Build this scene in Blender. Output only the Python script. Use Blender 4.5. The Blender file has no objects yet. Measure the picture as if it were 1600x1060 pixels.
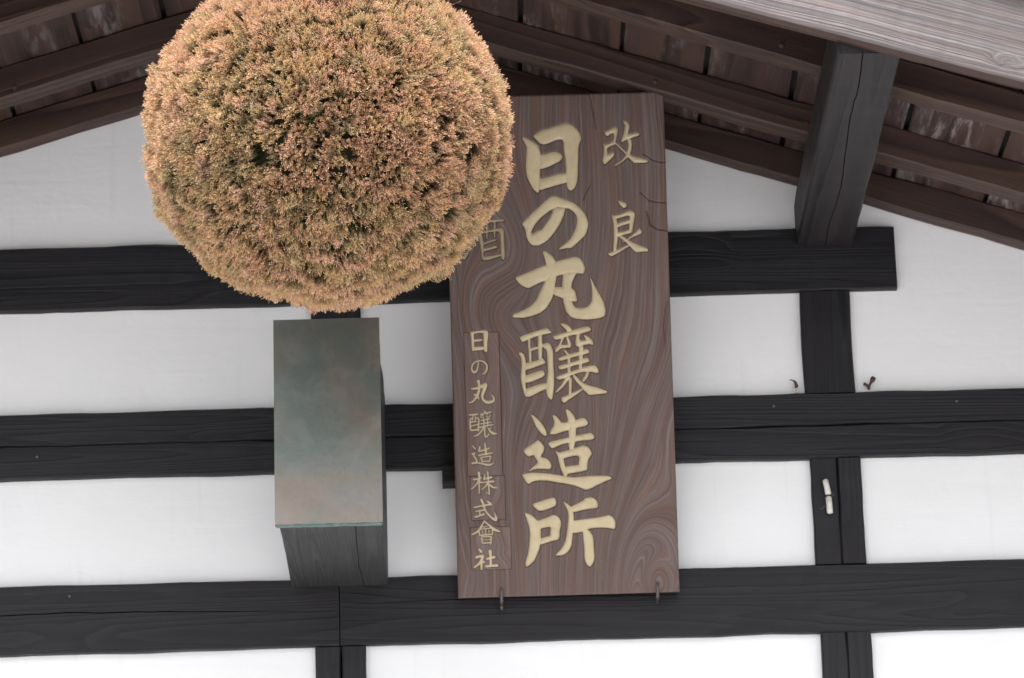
import bpy, math, random
import numpy as np
from mathutils import Matrix, Vector

scene = bpy.context.scene
# ------------------------------------------------------------------ camera
cam_data = bpy.data.cameras.new('camera')
cam = bpy.data.objects.new('camera', cam_data)
scene.collection.objects.link(cam)
cam_data.sensor_width = 36.0
cam_data.lens = 5900.0 / 1600.0 * 36.0
cam_data.clip_start = 0.1
cam_data.clip_end = 2000.0
_r = Vector((0.999606621, 0.000160938, -0.02804600)).normalized()
_f = Vector((0.00864437, 0.9495328, 0.3135486)).normalized()
_u = _r.cross(_f).normalized()
_r = _f.cross(_u).normalized()
cam.matrix_world = Matrix(((_r.x, _u.x, -_f.x, -0.06915), (_r.y, _u.y, -_f.y, -7.59626),
                           (_r.z, _u.z, -_f.z, 1.59161), (0, 0, 0, 1)))
cam_data.dof.use_dof = True
cam_data.dof.focus_distance = 7.05
cam_data.dof.aperture_fstop = 9.0
scene.camera = cam

# ------------------------------------------------------------------ daylight (bright overcast)
SUN_EL = math.radians(60)
SUN_AZ = math.radians(183)          # behind the camera, a little to the left
world = bpy.data.worlds.new('World')
scene.world = world
world.use_nodes = True
wn = world.node_tree
wn.nodes.clear()
sky = wn.nodes.new('ShaderNodeTexSky')
sky.sky_type = 'NISHITA'
sky.sun_disc = False
sky.sun_elevation = SUN_EL
sky.sun_rotation = SUN_AZ
sky.air_density = 1.0
sky.dust_density = 4.0
hs = wn.nodes.new('ShaderNodeHueSaturation')
hs.inputs['Saturation'].default_value = 0.42
bgn = wn.nodes.new('ShaderNodeBackground')
bgn.inputs['Strength'].default_value = 0.15
wo = wn.nodes.new('ShaderNodeOutputWorld')
wn.links.new(sky.outputs['Color'], hs.inputs['Color'])
wn.links.new(hs.outputs['Color'], bgn.inputs['Color'])
wn.links.new(bgn.outputs['Background'], wo.inputs['Surface'])

sun_d = bpy.data.lights.new('sun', 'SUN')
sun_d.energy = 1.5
sun_d.angle = math.radians(20)
sun_d.color = (1.0, 0.975, 0.95)
sun = bpy.data.objects.new('sun', sun_d)
scene.collection.objects.link(sun)
_sd = Vector((math.sin(SUN_AZ) * math.cos(SUN_EL), math.cos(SUN_AZ) * math.cos(SUN_EL), math.sin(SUN_EL)))
sun.rotation_euler = _sd.to_track_quat('Z', 'Y').to_euler()

scene.render.engine = 'CYCLES'
scene.view_settings.view_transform = 'Standard'
scene.view_settings.look = 'None'
scene.view_settings.exposure = 1.08
scene.view_settings.gamma = 1.0
scene.view_settings.use_curve_mapping = False

rng = np.random.default_rng(11)
random.seed(5)

# ------------------------------------------------------------------ helpers
def link(o, parent=None):
    scene.collection.objects.link(o)
    if parent is not None:
        o.parent = parent
    return o

def mesh_np(name, V, faces, mat, parent=None, smooth=False, attrs=None):
    """faces: int array (n, k) or list of such arrays"""
    if not isinstance(faces, list):
        faces = [faces]
    V = np.asarray(V, dtype=np.float32)
    me = bpy.data.meshes.new(name)
    me.vertices.add(len(V))
    me.vertices.foreach_set('co', V.ravel())
    nl = sum(f.size for f in faces)
    nf = sum(len(f) for f in faces)
    me.loops.add(nl)
    me.polygons.add(nf)
    me.loops.foreach_set('vertex_index', np.concatenate([f.ravel() for f in faces]).astype(np.int32))
    tot = np.concatenate([np.full(len(f), f.shape[1]) for f in faces])
    st = np.concatenate([[0], np.cumsum(tot)[:-1]])
    me.polygons.foreach_set('loop_start', st.astype(np.int32))
    try:
        me.polygons.foreach_set('loop_total', tot.astype(np.int32))
    except Exception:
        pass
    me.update(calc_edges=True)
    me.validate()
    if smooth:
        me.polygons.foreach_set('use_smooth', np.ones(len(me.polygons), dtype=bool))
    for an, (typ, arr) in (attrs or {}).items():
        a = me.attributes.new(an, typ, 'POINT')
        a.data.foreach_set('vector' if typ == 'FLOAT_VECTOR' else 'color' if typ == 'FLOAT_COLOR' else 'value',
                           np.asarray(arr, dtype=np.float32).ravel())
    me.materials.append(mat)
    return link(bpy.data.objects.new(name, me), parent)

def empty(name, loc, label, cat, parent=None, group=None):
    o = bpy.data.objects.new(name, None)
    o.empty_display_size = 0.05
    link(o, parent)
    o.location = loc
    o['label'] = label
    o['category'] = cat
    if group:
        o['group'] = group
    return o

def frame(o, origin, xdir, zdir):
    x = Vector(xdir).normalized()
    z = Vector(zdir)
    z = (z - x * z.dot(x)).normalized()
    y = z.cross(x)
    m = Matrix(((x.x, y.x, z.x, origin[0]), (x.y, y.y, z.y, origin[1]), (x.z, y.z, z.z, origin[2]), (0, 0, 0, 1)))
    o.matrix_basis = m

def timber(name, p0, p1, w, h, mat, parent, up=(0, 0, 1), jit=0.0008, bev=0.003, seg=0.035, cracks=(), label=None):
    """a sawn timber from p0 to p1 (centres of its end faces), local x along it, w across y, h across z.
    cracks: (face, [(t, offset), ...], width, depth) with face 'bottom' or 'front'"""
    p0 = Vector(p0); p1 = Vector(p1)
    L = (p1 - p0).length
    n = max(2, int(L / seg) + 1)
    b = bev
    hw, hh = w / 2, h / 2
    X, secs = np.linspace(0, L, n), []
    lrng = np.random.default_rng(abs(hash((round(p0.x, 3), round(p0.y, 3), round(p0.z, 3)))) % 100000)
    wob = lrng.normal(0, 1, (n, 8))
    wob = (wob + np.roll(wob, 1, 0) + np.roll(wob, -1, 0)) / 1.7
    for i, x in enumerate(X):
        t = x / L
        def crackpts(face, lo, hi):
            pts = []
            for f, path, cw, cd in cracks:
                if f != face:
                    continue
                ts = [q[0] for q in path]; os_ = [q[1] for q in path]
                c = float(np.interp(t, ts, os_))
                inside = ts[0] <= t <= ts[-1]
                k = (1.0 if inside else 0.02)
                if inside:
                    k *= min(1.0, 6 * min(t - ts[0], ts[-1] - t) + 0.15) if ts[0] > 0.001 or ts[-1] < 0.999 else 1.0
                c += lrng.normal(0, 0.0006)
                pts.append((c - cw * (0.3 + 0.7 * k), 0.0)); pts.append((c, cd * k)); pts.append((c + cw * (0.3 + 0.7 * k), 0.0))
            return pts
        s = []
        # bottom edge, y from -hw to hw
        s.append((-hw + b, -hh))
        for c, d in crackpts('bottom', -hw, hw):
            s.append((c, -hh + d))
        s.append((hw - b, -hh)); s.append((hw, -hh + b)); s.append((hw, hh - b)); s.append((hw - b, hh))
        s.append((-hw + b, hh)); s.append((-hw, hh - b))
        fp = crackpts('front', -hh, hh)
        for c, d in fp[::-1]:
            s.append((-hw + d, c))
        s.append((-hw, -hh + b))
        ss = []
        for (y, z) in s:
            ky = 1 if y > 0 else 0; kz = 1 if z > 0 else 0
            ss.append((y + wob[i, ky * 2] * jit * (1 if abs(y) > hw * 0.8 else 0), z + wob[i, 4 + kz] * jit * (1 if abs(z) > hh * 0.8 else 0)))
        secs.append(ss)
    m = len(secs[0])
    V = np.array([(X[i], y, z) for i in range(n) for (y, z) in secs[i]])
    F = []
    for i in range(n - 1):
        for j in range(m):
            a = i * m + j; c = i * m + (j + 1) % m
            F.append((a, a + m, c + m, c))
    V = list(map(tuple, V))
    me = bpy.data.meshes.new(name)
    caps = [tuple(range(m)), tuple(range((n - 1) * m + m - 1, (n - 1) * m - 1, -1))]
    me.from_pydata(V, [], F + caps)
    me.update()
    me.materials.append(mat)
    o = link(bpy.data.objects.new(name, me), parent)
    frame(o, p0, p1 - p0, up)
    if label:
        o['label'] = label
    return o

def tube(name, pts, r, mat, parent=None, seg=8, closed=False):
    P = [Vector(p) for p in pts]
    V, F = [], []
    rr = r if hasattr(r, '__len__') else [r] * len(P)
    prev = None
    for i, p in enumerate(P):
        if closed:
            t = P[(i + 1) % len(P)] - P[i - 1]
        else:
            t = P[min(i + 1, len(P) - 1)] - P[max(i - 1, 0)]
        t.normalize()
        a = prev if prev is not None else (Vector((0, 0, 1)) if abs(t.z) < 0.9 else Vector((1, 0, 0)))
        a = (a - t * a.dot(t)).normalized(); prev = a
        b = t.cross(a)
        for k in range(seg):
            an = 2 * math.pi * k / seg
            V.append(tuple(p + (a * math.cos(an) + b * math.sin(an)) * rr[i]))
    n = len(P)
    for i in range(n if closed else n - 1):
        for k in range(seg):
            i2 = (i + 1) % n
            F.append((i * seg + k, i * seg + (k + 1) % seg, i2 * seg + (k + 1) % seg, i2 * seg + k))
    if not closed:
        F.append(tuple(range(seg))[::-1]); F.append(tuple(range((n - 1) * seg, n * seg)))
    me = bpy.data.meshes.new(name)
    me.from_pydata(V, [], F)
    me.polygons.foreach_set('use_smooth', [True] * len(me.polygons))
    me.materials.append(mat)
    me.update()
    return link(bpy.data.objects.new(name, me), parent)

def prism_xz(name, pts, y0, y1, mat, parent):
    """a slab whose outline lies in the xz plane, front at y0 (nearer the viewer), back at y1"""
    n = len(pts)
    V = [(x, y0, z) for x, z in pts] + [(x, y1, z) for x, z in pts]
    F = [tuple(range(n)), tuple(range(2 * n - 1, n - 1, -1))]
    F += [(i, i + n, (i + 1) % n + n, (i + 1) % n) for i in range(n)]
    me = bpy.data.meshes.new(name)
    me.from_pydata(V, [], F)
    me.materials.append(mat)
    me.update()
    return link(bpy.data.objects.new(name, me), parent)

# ------------------------------------------------------------------ materials
def new_mat(name):
    m = bpy.data.materials.new(name)
    m.use_nodes = True
    nt = m.node_tree
    nt.nodes.clear()
    out = nt.nodes.new('ShaderNodeOutputMaterial')
    b = nt.nodes.new('ShaderNodeBsdfPrincipled')
    nt.links.new(b.outputs[0], out.inputs[0])
    return m, nt, b

class NT:
    def __init__(s, nt): s.nt = nt
    def n(s, typ, **kw):
        nd = s.nt.nodes.new(typ)
        for k, v in kw.items(): setattr(nd, k, v)
        return nd
    def l(s, a, b): s.nt.links.new(a, b)
    def math(s, op, a, b=None, clamp=False):
        nd = s.n('ShaderNodeMath', operation=op, use_clamp=clamp)
        for i, v in enumerate((a, b)):
            if v is None: continue
            if isinstance(v, (int, float)): nd.inputs[i].default_value = v
            else: s.l(v, nd.inputs[i])
        return nd.outputs[0]
    def mapping(s, vec, scale=(1, 1, 1), loc=(0, 0, 0)):
        nd = s.n('ShaderNodeMapping')
        nd.inputs['Scale'].default_value = scale
        nd.inputs['Location'].default_value = loc
        s.l(vec, nd.inputs['Vector'])
        return nd.outputs[0]
    def noise(s, vec, scale, detail=2.0, dist=0.0, rough=0.5):
        nd = s.n('ShaderNodeTexNoise')
        nd.inputs['Scale'].default_value = scale
        nd.inputs['Detail'].default_value = detail
        nd.inputs['Roughness'].default_value = rough
        nd.inputs['Distortion'].default_value = dist
        s.l(vec, nd.inputs['Vector'])
        return nd.outputs[0]
    def ramp(s, fac, stops, interp='LINEAR'):
        nd = s.n('ShaderNodeValToRGB')
        cr = nd.color_ramp
        cr.interpolation = interp
        while len(cr.elements) < len(stops): cr.elements.new(0.5)
        for e, (p, c) in zip(cr.elements, stops):
            e.position = p
            e.color = (c[0], c[1], c[2], 1) if hasattr(c, '__len__') else (c, c, c, 1)
        s.l(fac, nd.inputs[0])
        return nd.outputs[0]
    def mix(s, fac, a, b, mode='MIX'):
        nd = s.n('ShaderNodeMix', data_type='RGBA', blend_type=mode)
        for sock, v in ((nd.inputs[0], fac), (nd.inputs[6], a), (nd.inputs[7], b)):
            if isinstance(v, (int, float)): sock.default_value = v
            elif isinstance(v, tuple): sock.default_value = (v[0], v[1], v[2], 1)
            else: s.l(v, sock)
        return nd.outputs[2]
    def bump(s, h, strength, dist, prev=None):
        nd = s.n('ShaderNodeBump')
        nd.inputs['Strength'].default_value = strength
        nd.inputs['Distance'].default_value = dist
        s.l(h, nd.inputs['Height'])
        if prev is not None: s.l(prev, nd.inputs['Normal'])
        return nd.outputs[0]

def timber_mat(name, dark, light, accent=None, rings=16.0, rough=(0.45, 0.7), bump=0.6, stain=None, across=7.0, spec=0.5, knotty=10.0, stain_th=(0.47, 0.62)):
    m, nt, b = new_mat(name)
    t = NT(nt)
    tc = t.n('ShaderNodeTexCoord').outputs['Object']
    oi = t.n('ShaderNodeObjectInfo').outputs['Random']
    comb = t.n('ShaderNodeCombineXYZ')
    t.l(t.math('MULTIPLY', oi, 53.0), comb.inputs[0]); t.l(t.math('MULTIPLY', oi, 17.0), comb.inputs[1]); t.l(t.math('MULTIPLY', oi, 29.0), comb.inputs[2])
    add = t.n('ShaderNodeVectorMath', operation='ADD')
    t.l(tc, add.inputs[0]); t.l(comb.outputs[0], add.inputs[1])
    v = add.outputs[0]
    big = t.noise(t.mapping(v, (0.32, across, across)), 1.0, 1.5, 0.1)
    knots = t.noise(t.mapping(v, (2.6, 9.0, 9.0)), 1.0, 0.0, 0.0)
    kn = t.math('MULTIPLY', t.math('SUBTRACT', knots, 0.70, clamp=True), knotty)
    phase = t.math('ADD', t.math('MULTIPLY', big, rings), kn)
    ring = t.math('FRACT', phase)
    ringr = t.ramp(ring, [(0.0, 0.0), (0.72, 0.75), (0.86, 1.0), (1.0, 0.0)])
    fine = t.noise(t.mapping(v, (5.0, 260.0, 260.0)), 1.0, 3.0, 0.0, 0.6)
    med = t.noise(t.mapping(v, (3.0, 22.0, 22.0)), 1.0, 4.0, 0.0, 0.6)
    col = t.mix(ringr, dark, light)
    col = t.mix(t.math('MULTIPLY', fine, 0.55), col, tuple(c * 0.55 for c in dark))
    if accent is not None:
        col = t.mix(t.ramp(med, [(0.42, 0.0), (0.68, 0.8)]), col, accent)
    if stain is not None:
        sv = t.noise(t.mapping(v, (7.0, 42.0, 42.0)), 1.0, 6.0, 0.25, 0.7)
        sv2 = t.noise(t.mapping(v, (2.0, 8.0, 8.0)), 1.0, 1.0, 0.0, 0.5)
        sm = t.math('MULTIPLY', t.ramp(sv, [(0.48, 0.0), (0.64, 1.0)]), t.ramp(sv2, [(stain_th[0], 0.0), (stain_th[1], 1.0)]))
        col = t.mix(t.math('MULTIPLY', sm, 0.6), col, stain)
    t.l(col, b.inputs['Base Color'])
    t.l(t.ramp(med, [(0.3, rough[0]), (0.7, rough[1])]), b.inputs['Roughness'])
    b.inputs['Specular IOR Level'].default_value = spec
    n1 = t.bump(ringr, bump * 0.5, 0.0022)
    n2 = t.bump(fine, bump, 0.0012, n1)
    n3 = t.bump(med, bump * 0.5, 0.004, n2)
    t.l(n3, b.inputs['Normal'])
    return m

M_black = timber_mat('black_stained_timber', (0.0085, 0.0082, 0.0105), (0.021, 0.0205, 0.024), accent=(0.015, 0.0125, 0.0145), rings=26, rough=(0.42, 0.62), bump=0.55, across=9, spec=0.28)
M_purlin = timber_mat('greyed_black_timber', (0.012, 0.0105, 0.0115), (0.030, 0.027, 0.029), accent=(0.030, 0.023, 0.024), rings=16, rough=(0.45, 0.65), bump=0.45, across=10, knotty=4.0, spec=0.32)
M_rafter = timber_mat('dark_brown_rafter_wood', (0.028, 0.0135, 0.0105), (0.105, 0.056, 0.038), accent=(0.048, 0.024, 0.018), rings=12, rough=(0.5, 0.75), bump=0.5)
M_board = timber_mat('brown_sheathing_wood', (0.024, 0.0125, 0.010), (0.075, 0.040, 0.030), accent=(0.070, 0.032, 0.023), rings=10, rough=(0.55, 0.8), bump=0.7, stain=(0.36, 0.33, 0.31))
M_board_l = timber_mat('brown_sheathing_wood_dry', (0.024, 0.0125, 0.010), (0.075, 0.040, 0.030), accent=(0.070, 0.032, 0.023), rings=10, rough=(0.55, 0.8), bump=0.7, stain=(0.22, 0.20, 0.19), stain_th=(0.58, 0.7))
M_undercap = timber_mat('sooty_beam_wood', (0.020, 0.020, 0.021), (0.052, 0.051, 0.051), rings=30, rough=(0.5, 0.7), bump=0.9, across=13, knotty=0.0)

def plaster_mat():
    m, nt, b = new_mat('white_lime_plaster')
    t = NT(nt)
    tc = t.n('ShaderNodeTexCoord').outputs['Object']
    a = t.noise(tc, 2.2, 4.0, 0.3, 0.55)
    f = t.noise(tc, 60.0, 4.0, 0.0, 0.6)
    tr = t.noise(t.mapping(tc, (3, 3, 26)), 1.0, 3.0, 0.4, 0.6)
    col = t.mix(t.ramp(a, [(0.35, 0.0), (0.75, 1.0)]), (0.86, 0.86, 0.86), (0.80, 0.80, 0.795))
    st = t.noise(tc, 7.0, 6.0, 0.6, 0.7)
    col = t.mix(t.math('MULTIPLY', t.ramp(st, [(0.66, 0.0), (0.78, 1.0)]), 0.25), col, (0.62, 0.60, 0.55))
    vo = t.n('ShaderNodeTexVoronoi', feature='DISTANCE_TO_EDGE')
    vo.inputs['Scale'].default_value = 3.2
    wv = t.n('ShaderNodeVectorMath', operation='ADD')
    nz = t.n('ShaderNodeTexNoise'); nz.inputs['Scale'].default_value = 9.0; nz.inputs['Detail'].default_value = 5.0
    t.l(tc, nz.inputs['Vector']); sc_ = t.n('ShaderNodeVectorMath', operation='SCALE'); sc_.inputs['Scale'].default_value = 0.16
    t.l(nz.outputs['Color'], sc_.inputs[0]); t.l(tc, wv.inputs[0]); t.l(sc_.outputs[0], wv.inputs[1]); t.l(wv.outputs[0], vo.inputs['Vector'])
    hair = t.math('MULTIPLY', t.ramp(vo.outputs['Distance'], [(0.0, 1.0), (0.004, 0.0)]), t.ramp(t.noise(tc, 2.7, 2.0), [(0.60, 0.0), (0.72, 0.3)]))
    col = t.mix(hair, col, (0.42, 0.40, 0.37))
    drip = t.ramp(t.noise(t.mapping(tc, (30, 30, 2.2)), 1.0, 4.0, 0.2, 0.6), [(0.60, 0.0), (0.78, 0.22)])
    col = t.mix(drip, col, (0.60, 0.585, 0.56))
    t.l(col, b.inputs['Base Color'])
    b.inputs['Roughness'].default_value = 0.85
    b.inputs['Specular IOR Level'].default_value = 0.25
    n1 = t.bump(tr, 0.22, 0.004)
    big_ = t.noise(tc, 9.0, 3.0, 0.6, 0.5)
    n1 = t.bump(big_, 0.35, 0.006, n1)
    t.l(t.bump(f, 0.25, 0.0012, n1), b.inputs['Normal'])
    return m
M_plaster = plaster_mat()

def simple_mat(name, c1, c2, scale=20.0, rough=0.6, metal=0.0, bump=0.2, bd=0.001, detail=4.0, lo=0.35, hi=0.65):
    m, nt, b = new_mat(name)
    t = NT(nt)
    tc = t.n('ShaderNodeTexCoord').outputs['Object']
    a = t.noise(tc, scale, detail, 0.2, 0.6)
    t.l(t.mix(t.ramp(a, [(lo, 0.0), (hi, 1.0)]), c1, c2), b.inputs['Base Color'])
    b.inputs['Roughness'].default_value = rough
    b.inputs['Metallic'].default_value = metal
    t.l(t.bump(a, bump, bd), b.inputs['Normal'])
    return m
M_rust = simple_mat('rusted_iron', (0.10, 0.045, 0.025), (0.045, 0.035, 0.032), 300, 0.75, 0.2)
M_iron = simple_mat('dull_iron', (0.10, 0.085, 0.085), (0.16, 0.14, 0.135), 200, 0.5, 0.6)
M_porcelain = simple_mat('white_porcelain', (0.72, 0.70, 0.64), (0.55, 0.52, 0.45), 120, 0.3)
M_roof_unseen = simple_mat('unseen_roof_dark', (0.05, 0.045, 0.045), (0.08, 0.07, 0.07), 4, 0.5, 0.4)  # for the out-of-view roof cover, added to keep light out from above
M_joint_dark = simple_mat('joint_darkening_black', (0.012, 0.011, 0.011), (0.02, 0.018, 0.018), 30, 0.9)  # near black, put behind the boards so the open gaps look dark
M_ground = simple_mat('pale_gravel_ground', (0.56, 0.555, 0.55), (0.48, 0.475, 0.47), 6, 0.9, 0, 0.5, 0.01, 8.0)
M_rope = simple_mat('straw_rope', (0.30, 0.22, 0.12), (0.18, 0.12, 0.07), 150, 0.8)

def copper_mat():
    m, nt, b = new_mat('weathered_copper_sheet')
    t = NT(nt)
    tc = t.n('ShaderNodeTexCoord').outputs['Object']
    a = t.noise(tc, 5.0, 3.0, 0.5, 0.55)
    f = t.noise(tc, 90.0, 6.0, 0.0, 0.75)
    s = t.noise(tc, 14.0, 6.0, 0.6, 0.7)
    col = t.mix(t.ramp(a, [(0.38, 0.0), (0.62, 1.0)]), (0.270, 0.228, 0.195), (0.190, 0.228, 0.212))
    col = t.mix(t.math('MULTIPLY', t.ramp(s, [(0.45, 0.0), (0.8, 1.0)]), 0.5), col, (0.34, 0.345, 0.34))
    col = t.mix(t.math('MULTIPLY', t.ramp(f, [(0.5, 0.0), (0.75, 1.0)]), 0.35), col, (0.15, 0.15, 0.14))
    t.l(col, b.inputs['Base Color'])
    b.inputs['Metallic'].default_value = 0.8
    t.l(t.ramp(s, [(0.3, 0.36), (0.75, 0.46)]), b.inputs['Roughness'])
    t.l(t.bump(f, 0.10, 0.0006, t.bump(a, 0.12, 0.01)), b.inputs['Normal'])
    return m
M_copper = copper_mat()
M_patina = simple_mat('green_copper_edge', (0.16, 0.24, 0.21), (0.09, 0.13, 0.12), 90, 0.6, 0.2)

def field_wood(name, base, red, grey, line, gap, rough=0.6, bump=0.8, lw=0.80, redamt=0.9, bd=0.0016):
    """wood whose grain follows the 'grain' vector stored on its mesh (ring coordinate, along, across)"""
    m, nt, b = new_mat(name)
    t = NT(nt)
    at = t.n('ShaderNodeAttribute', attribute_name='grain')
    sep = t.n('ShaderNodeSeparateXYZ')
    t.l(at.outputs['Vector'], sep.inputs[0])
    F, al, ac = sep.outputs
    wob = t.noise(at.outputs['Vector'], 1.3, 3.0, 0.0, 0.55)
    Fw = t.math('ADD', F, t.math('MULTIPLY', wob, 1.1))
    fr = t.math('FRACT', Fw)
    ring = t.ramp(fr, [(0.0, 0.35), (0.08, 0.0), (0.55, 0.12), (lw, 0.3), (lw + 0.05, 1.0), (0.96, 0.8), (1.0, 0.35)])
    # every ring has its own strength
    fl = t.math('FLOOR', Fw)
    cv = t.n('ShaderNodeCombineXYZ')
    t.l(fl, cv.inputs[0]); t.l(t.math('MULTIPLY', al, 2.5), cv.inputs[1])
    wn_ = t.noise(t.mapping(cv.outputs[0], (7.31, 1, 1)), 1.0, 1.0)
    rs = t.ramp(wn_, [(0.32, 0.12), (0.66, 1.0)])
    c4 = t.n('ShaderNodeCombineXYZ')
    t.l(t.math('MULTIPLY', ac, 5.0), c4.inputs[0]); t.l(t.math('MULTIPLY', al, 3.0), c4.inputs[1])
    fade = t.ramp(t.noise(c4.outputs[0], 1.0, 3.0, 0.4), [(0.36, 0.15), (0.62, 1.0)])
    rr = t.math('MULTIPLY', t.math('MULTIPLY', ring, rs), fade)
    c2 = t.n('ShaderNodeCombineXYZ')
    t.l(t.math('MULTIPLY', Fw, 2.1), c2.inputs[0]); t.l(t.math('MULTIPLY', al, 2.6), c2.inputs[1])
    fine = t.noise(c2.outputs[0], 1.0, 6.0, 0.0, 0.75)
    c3 = t.n('ShaderNodeCombineXYZ')
    t.l(t.math('MULTIPLY', F, 0.35), c3.inputs[0]); t.l(t.math('MULTIPLY', al, 3.0), c3.inputs[1])
    patch = t.noise(c3.outputs[0], 1.0, 3.0, 0.3, 0.6)
    col = t.mix(t.ramp(patch, [(0.46, 0.0), (0.64, redamt)]), base, red)
    patch2 = t.noise(t.mapping(c3.outputs[0], (1.7, 0.8, 1), (9, 4, 2)), 1.0, 4.0, 0.3, 0.6)
    col = t.mix(t.ramp(patch2, [(0.44, 0.0), (0.64, 0.8)]), col, grey)
    col = t.mix(t.math('MULTIPLY', t.ramp(fine, [(0.42, 0.0), (0.68, 1.0)]), 0.62), col, gap)
    col = t.mix(t.math('MULTIPLY', t.ramp(fine, [(0.32, 1.0), (0.46, 0.0)]), 0.22), col, line)
    col = t.mix(t.math('MULTIPLY', rr, 0.85), col, line)
    dk = t.math('MULTIPLY', t.ramp(fr, [(0.02, 0.0), (0.05, 1.0), (0.14, 0.0)]), t.ramp(wn_, [(0.5, 0.0), (0.7, 0.8)]))
    col = t.mix(dk, col, gap)
    t.l(col, b.inputs['Base Color'])
    b.inputs['Roughness'].default_value = rough
    b.inputs['Specular IOR Level'].default_value = 0.35
    n1 = t.bump(rr, bump, bd)
    t.l(t.bump(fine, bump * 0.6, bd * 0.5, n1), b.inputs['Normal'])
    return m
M_sign = field_wood('weathered_zelkova_board', (0.112, 0.072, 0.061), (0.172, 0.082, 0.057), (0.160, 0.130, 0.122), (0.30, 0.250, 0.228), (0.055, 0.034, 0.028), redamt=0.7, lw=0.88)
M_inlay = field_wood('inlaid_repair_wood', (0.155, 0.100, 0.085), (0.19, 0.098, 0.075), (0.19, 0.155, 0.145), (0.24, 0.19, 0.17), (0.07, 0.042, 0.036), redamt=0.6, lw=0.86)
M_barge = field_wood('sun_bleached_bargeboard', (0.118, 0.094, 0.090), (0.165, 0.126, 0.116), (0.145, 0.138, 0.142), (0.27, 0.235, 0.225), (0.05, 0.04, 0.042), rough=0.5, bump=1.0, bd=0.003)

def gold_mat(name='dull_gold_lacquer', k=1.0):
    m, nt, b = new_mat(name)
    t = NT(nt)
    tc = t.n('ShaderNodeTexCoord').outputs['Object']
    a = t.noise(tc, 35.0, 5.0, 0.4, 0.65)
    f = t.noise(tc, 500.0, 3.0, 0.0, 0.6)
    col = t.mix(t.ramp(a, [(0.35, 0.0), (0.7, 1.0)]), (0.50 * k, 0.405 * k, 0.245 * k), (0.59 * k, 0.495 * k, 0.32 * k))
    w = t.noise(tc, 110.0, 6.0, 0.6, 0.75)
    col = t.mix(t.math('MULTIPLY', t.ramp(w, [(0.62, 0.0), (0.76, 1.0)]), 0.55), col, (0.25, 0.18, 0.10))
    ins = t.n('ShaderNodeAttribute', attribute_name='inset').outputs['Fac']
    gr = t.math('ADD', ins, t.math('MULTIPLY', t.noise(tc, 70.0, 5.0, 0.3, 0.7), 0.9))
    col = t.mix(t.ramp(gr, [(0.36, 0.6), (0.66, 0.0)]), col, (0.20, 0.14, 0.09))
    t.l(col, b.inputs['Base Color'])
    b.inputs['Roughness'].default_value = 0.5
    b.inputs['Metallic'].default_value = 0.15
    t.l(t.bump(f, 0.25, 0.0005, t.bump(a, 0.3, 0.002)), b.inputs['Normal'])
    return m
M_gold = gold_mat()
M_gold_worn = gold_mat('worn_brownish_gold', 0.64)

def sprig_mat():
    m, nt, b = new_mat('dried_cedar_needles')
    t = NT(nt)
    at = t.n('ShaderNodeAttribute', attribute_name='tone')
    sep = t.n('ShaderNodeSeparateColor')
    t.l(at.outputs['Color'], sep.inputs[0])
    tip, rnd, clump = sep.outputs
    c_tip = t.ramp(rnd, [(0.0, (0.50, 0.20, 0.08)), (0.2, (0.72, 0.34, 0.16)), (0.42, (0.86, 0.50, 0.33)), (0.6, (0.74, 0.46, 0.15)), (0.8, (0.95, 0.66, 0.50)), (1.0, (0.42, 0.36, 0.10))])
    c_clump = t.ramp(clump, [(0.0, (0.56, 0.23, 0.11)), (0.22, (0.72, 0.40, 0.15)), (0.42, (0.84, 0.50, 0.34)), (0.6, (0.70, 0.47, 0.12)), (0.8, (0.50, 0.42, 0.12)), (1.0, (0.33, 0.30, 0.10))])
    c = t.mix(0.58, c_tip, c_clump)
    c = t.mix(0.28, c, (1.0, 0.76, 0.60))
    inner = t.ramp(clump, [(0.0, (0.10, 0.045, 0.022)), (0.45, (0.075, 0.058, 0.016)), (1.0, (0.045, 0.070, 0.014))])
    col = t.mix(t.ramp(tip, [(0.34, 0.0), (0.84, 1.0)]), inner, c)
    t.l(col, b.inputs['Base Color'])
    b.inputs['Roughness'].default_value = 0.65
    b.inputs['Specular IOR Level'].default_value = 0.3
    # dry needles let a little light through
    tr = t.n('ShaderNodeBsdfTranslucent')
    t.l(col, tr.inputs['Color'])
    mx = t.n('ShaderNodeMixShader')
    mx.inputs[0].default_value = 0.28
    out = [n for n in nt.nodes if n.type == 'OUTPUT_MATERIAL'][0]
    t.l(b.outputs[0], mx.inputs[1]); t.l(tr.outputs[0], mx.inputs[2]); t.l(mx.outputs[0], out.inputs[0])
    return m
M_sprig = sprig_mat()
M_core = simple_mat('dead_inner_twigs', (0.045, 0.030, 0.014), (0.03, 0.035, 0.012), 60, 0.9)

# ------------------------------------------------------------------ ground
gm = bpy.data.meshes.new('ground')
gm.from_pydata([(-600, -600, 0), (600, -600, 0), (600, 600, 0), (-600, 600, 0)], [], [(0, 1, 2, 3)])
gm.materials.append(M_ground)
ground = link(bpy.data.objects.new('ground', gm))
ground['kind'] = 'structure'

# ------------------------------------------------------------------ the brewery gable
RX, RZ = -0.37, 4.757            # ridge line of the rafter undersides
SL, SR = 0.305, 0.335            # fall of the left and right slopes
def zb(x):
    return RZ - (SR * (x - RX) if x > RX else SL * (RX - x))

house = empty('timber_framed_brewery', (0, 0, 0), 'white plastered gable wall with black timber framing under a dark overhanging roof', 'building')

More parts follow.
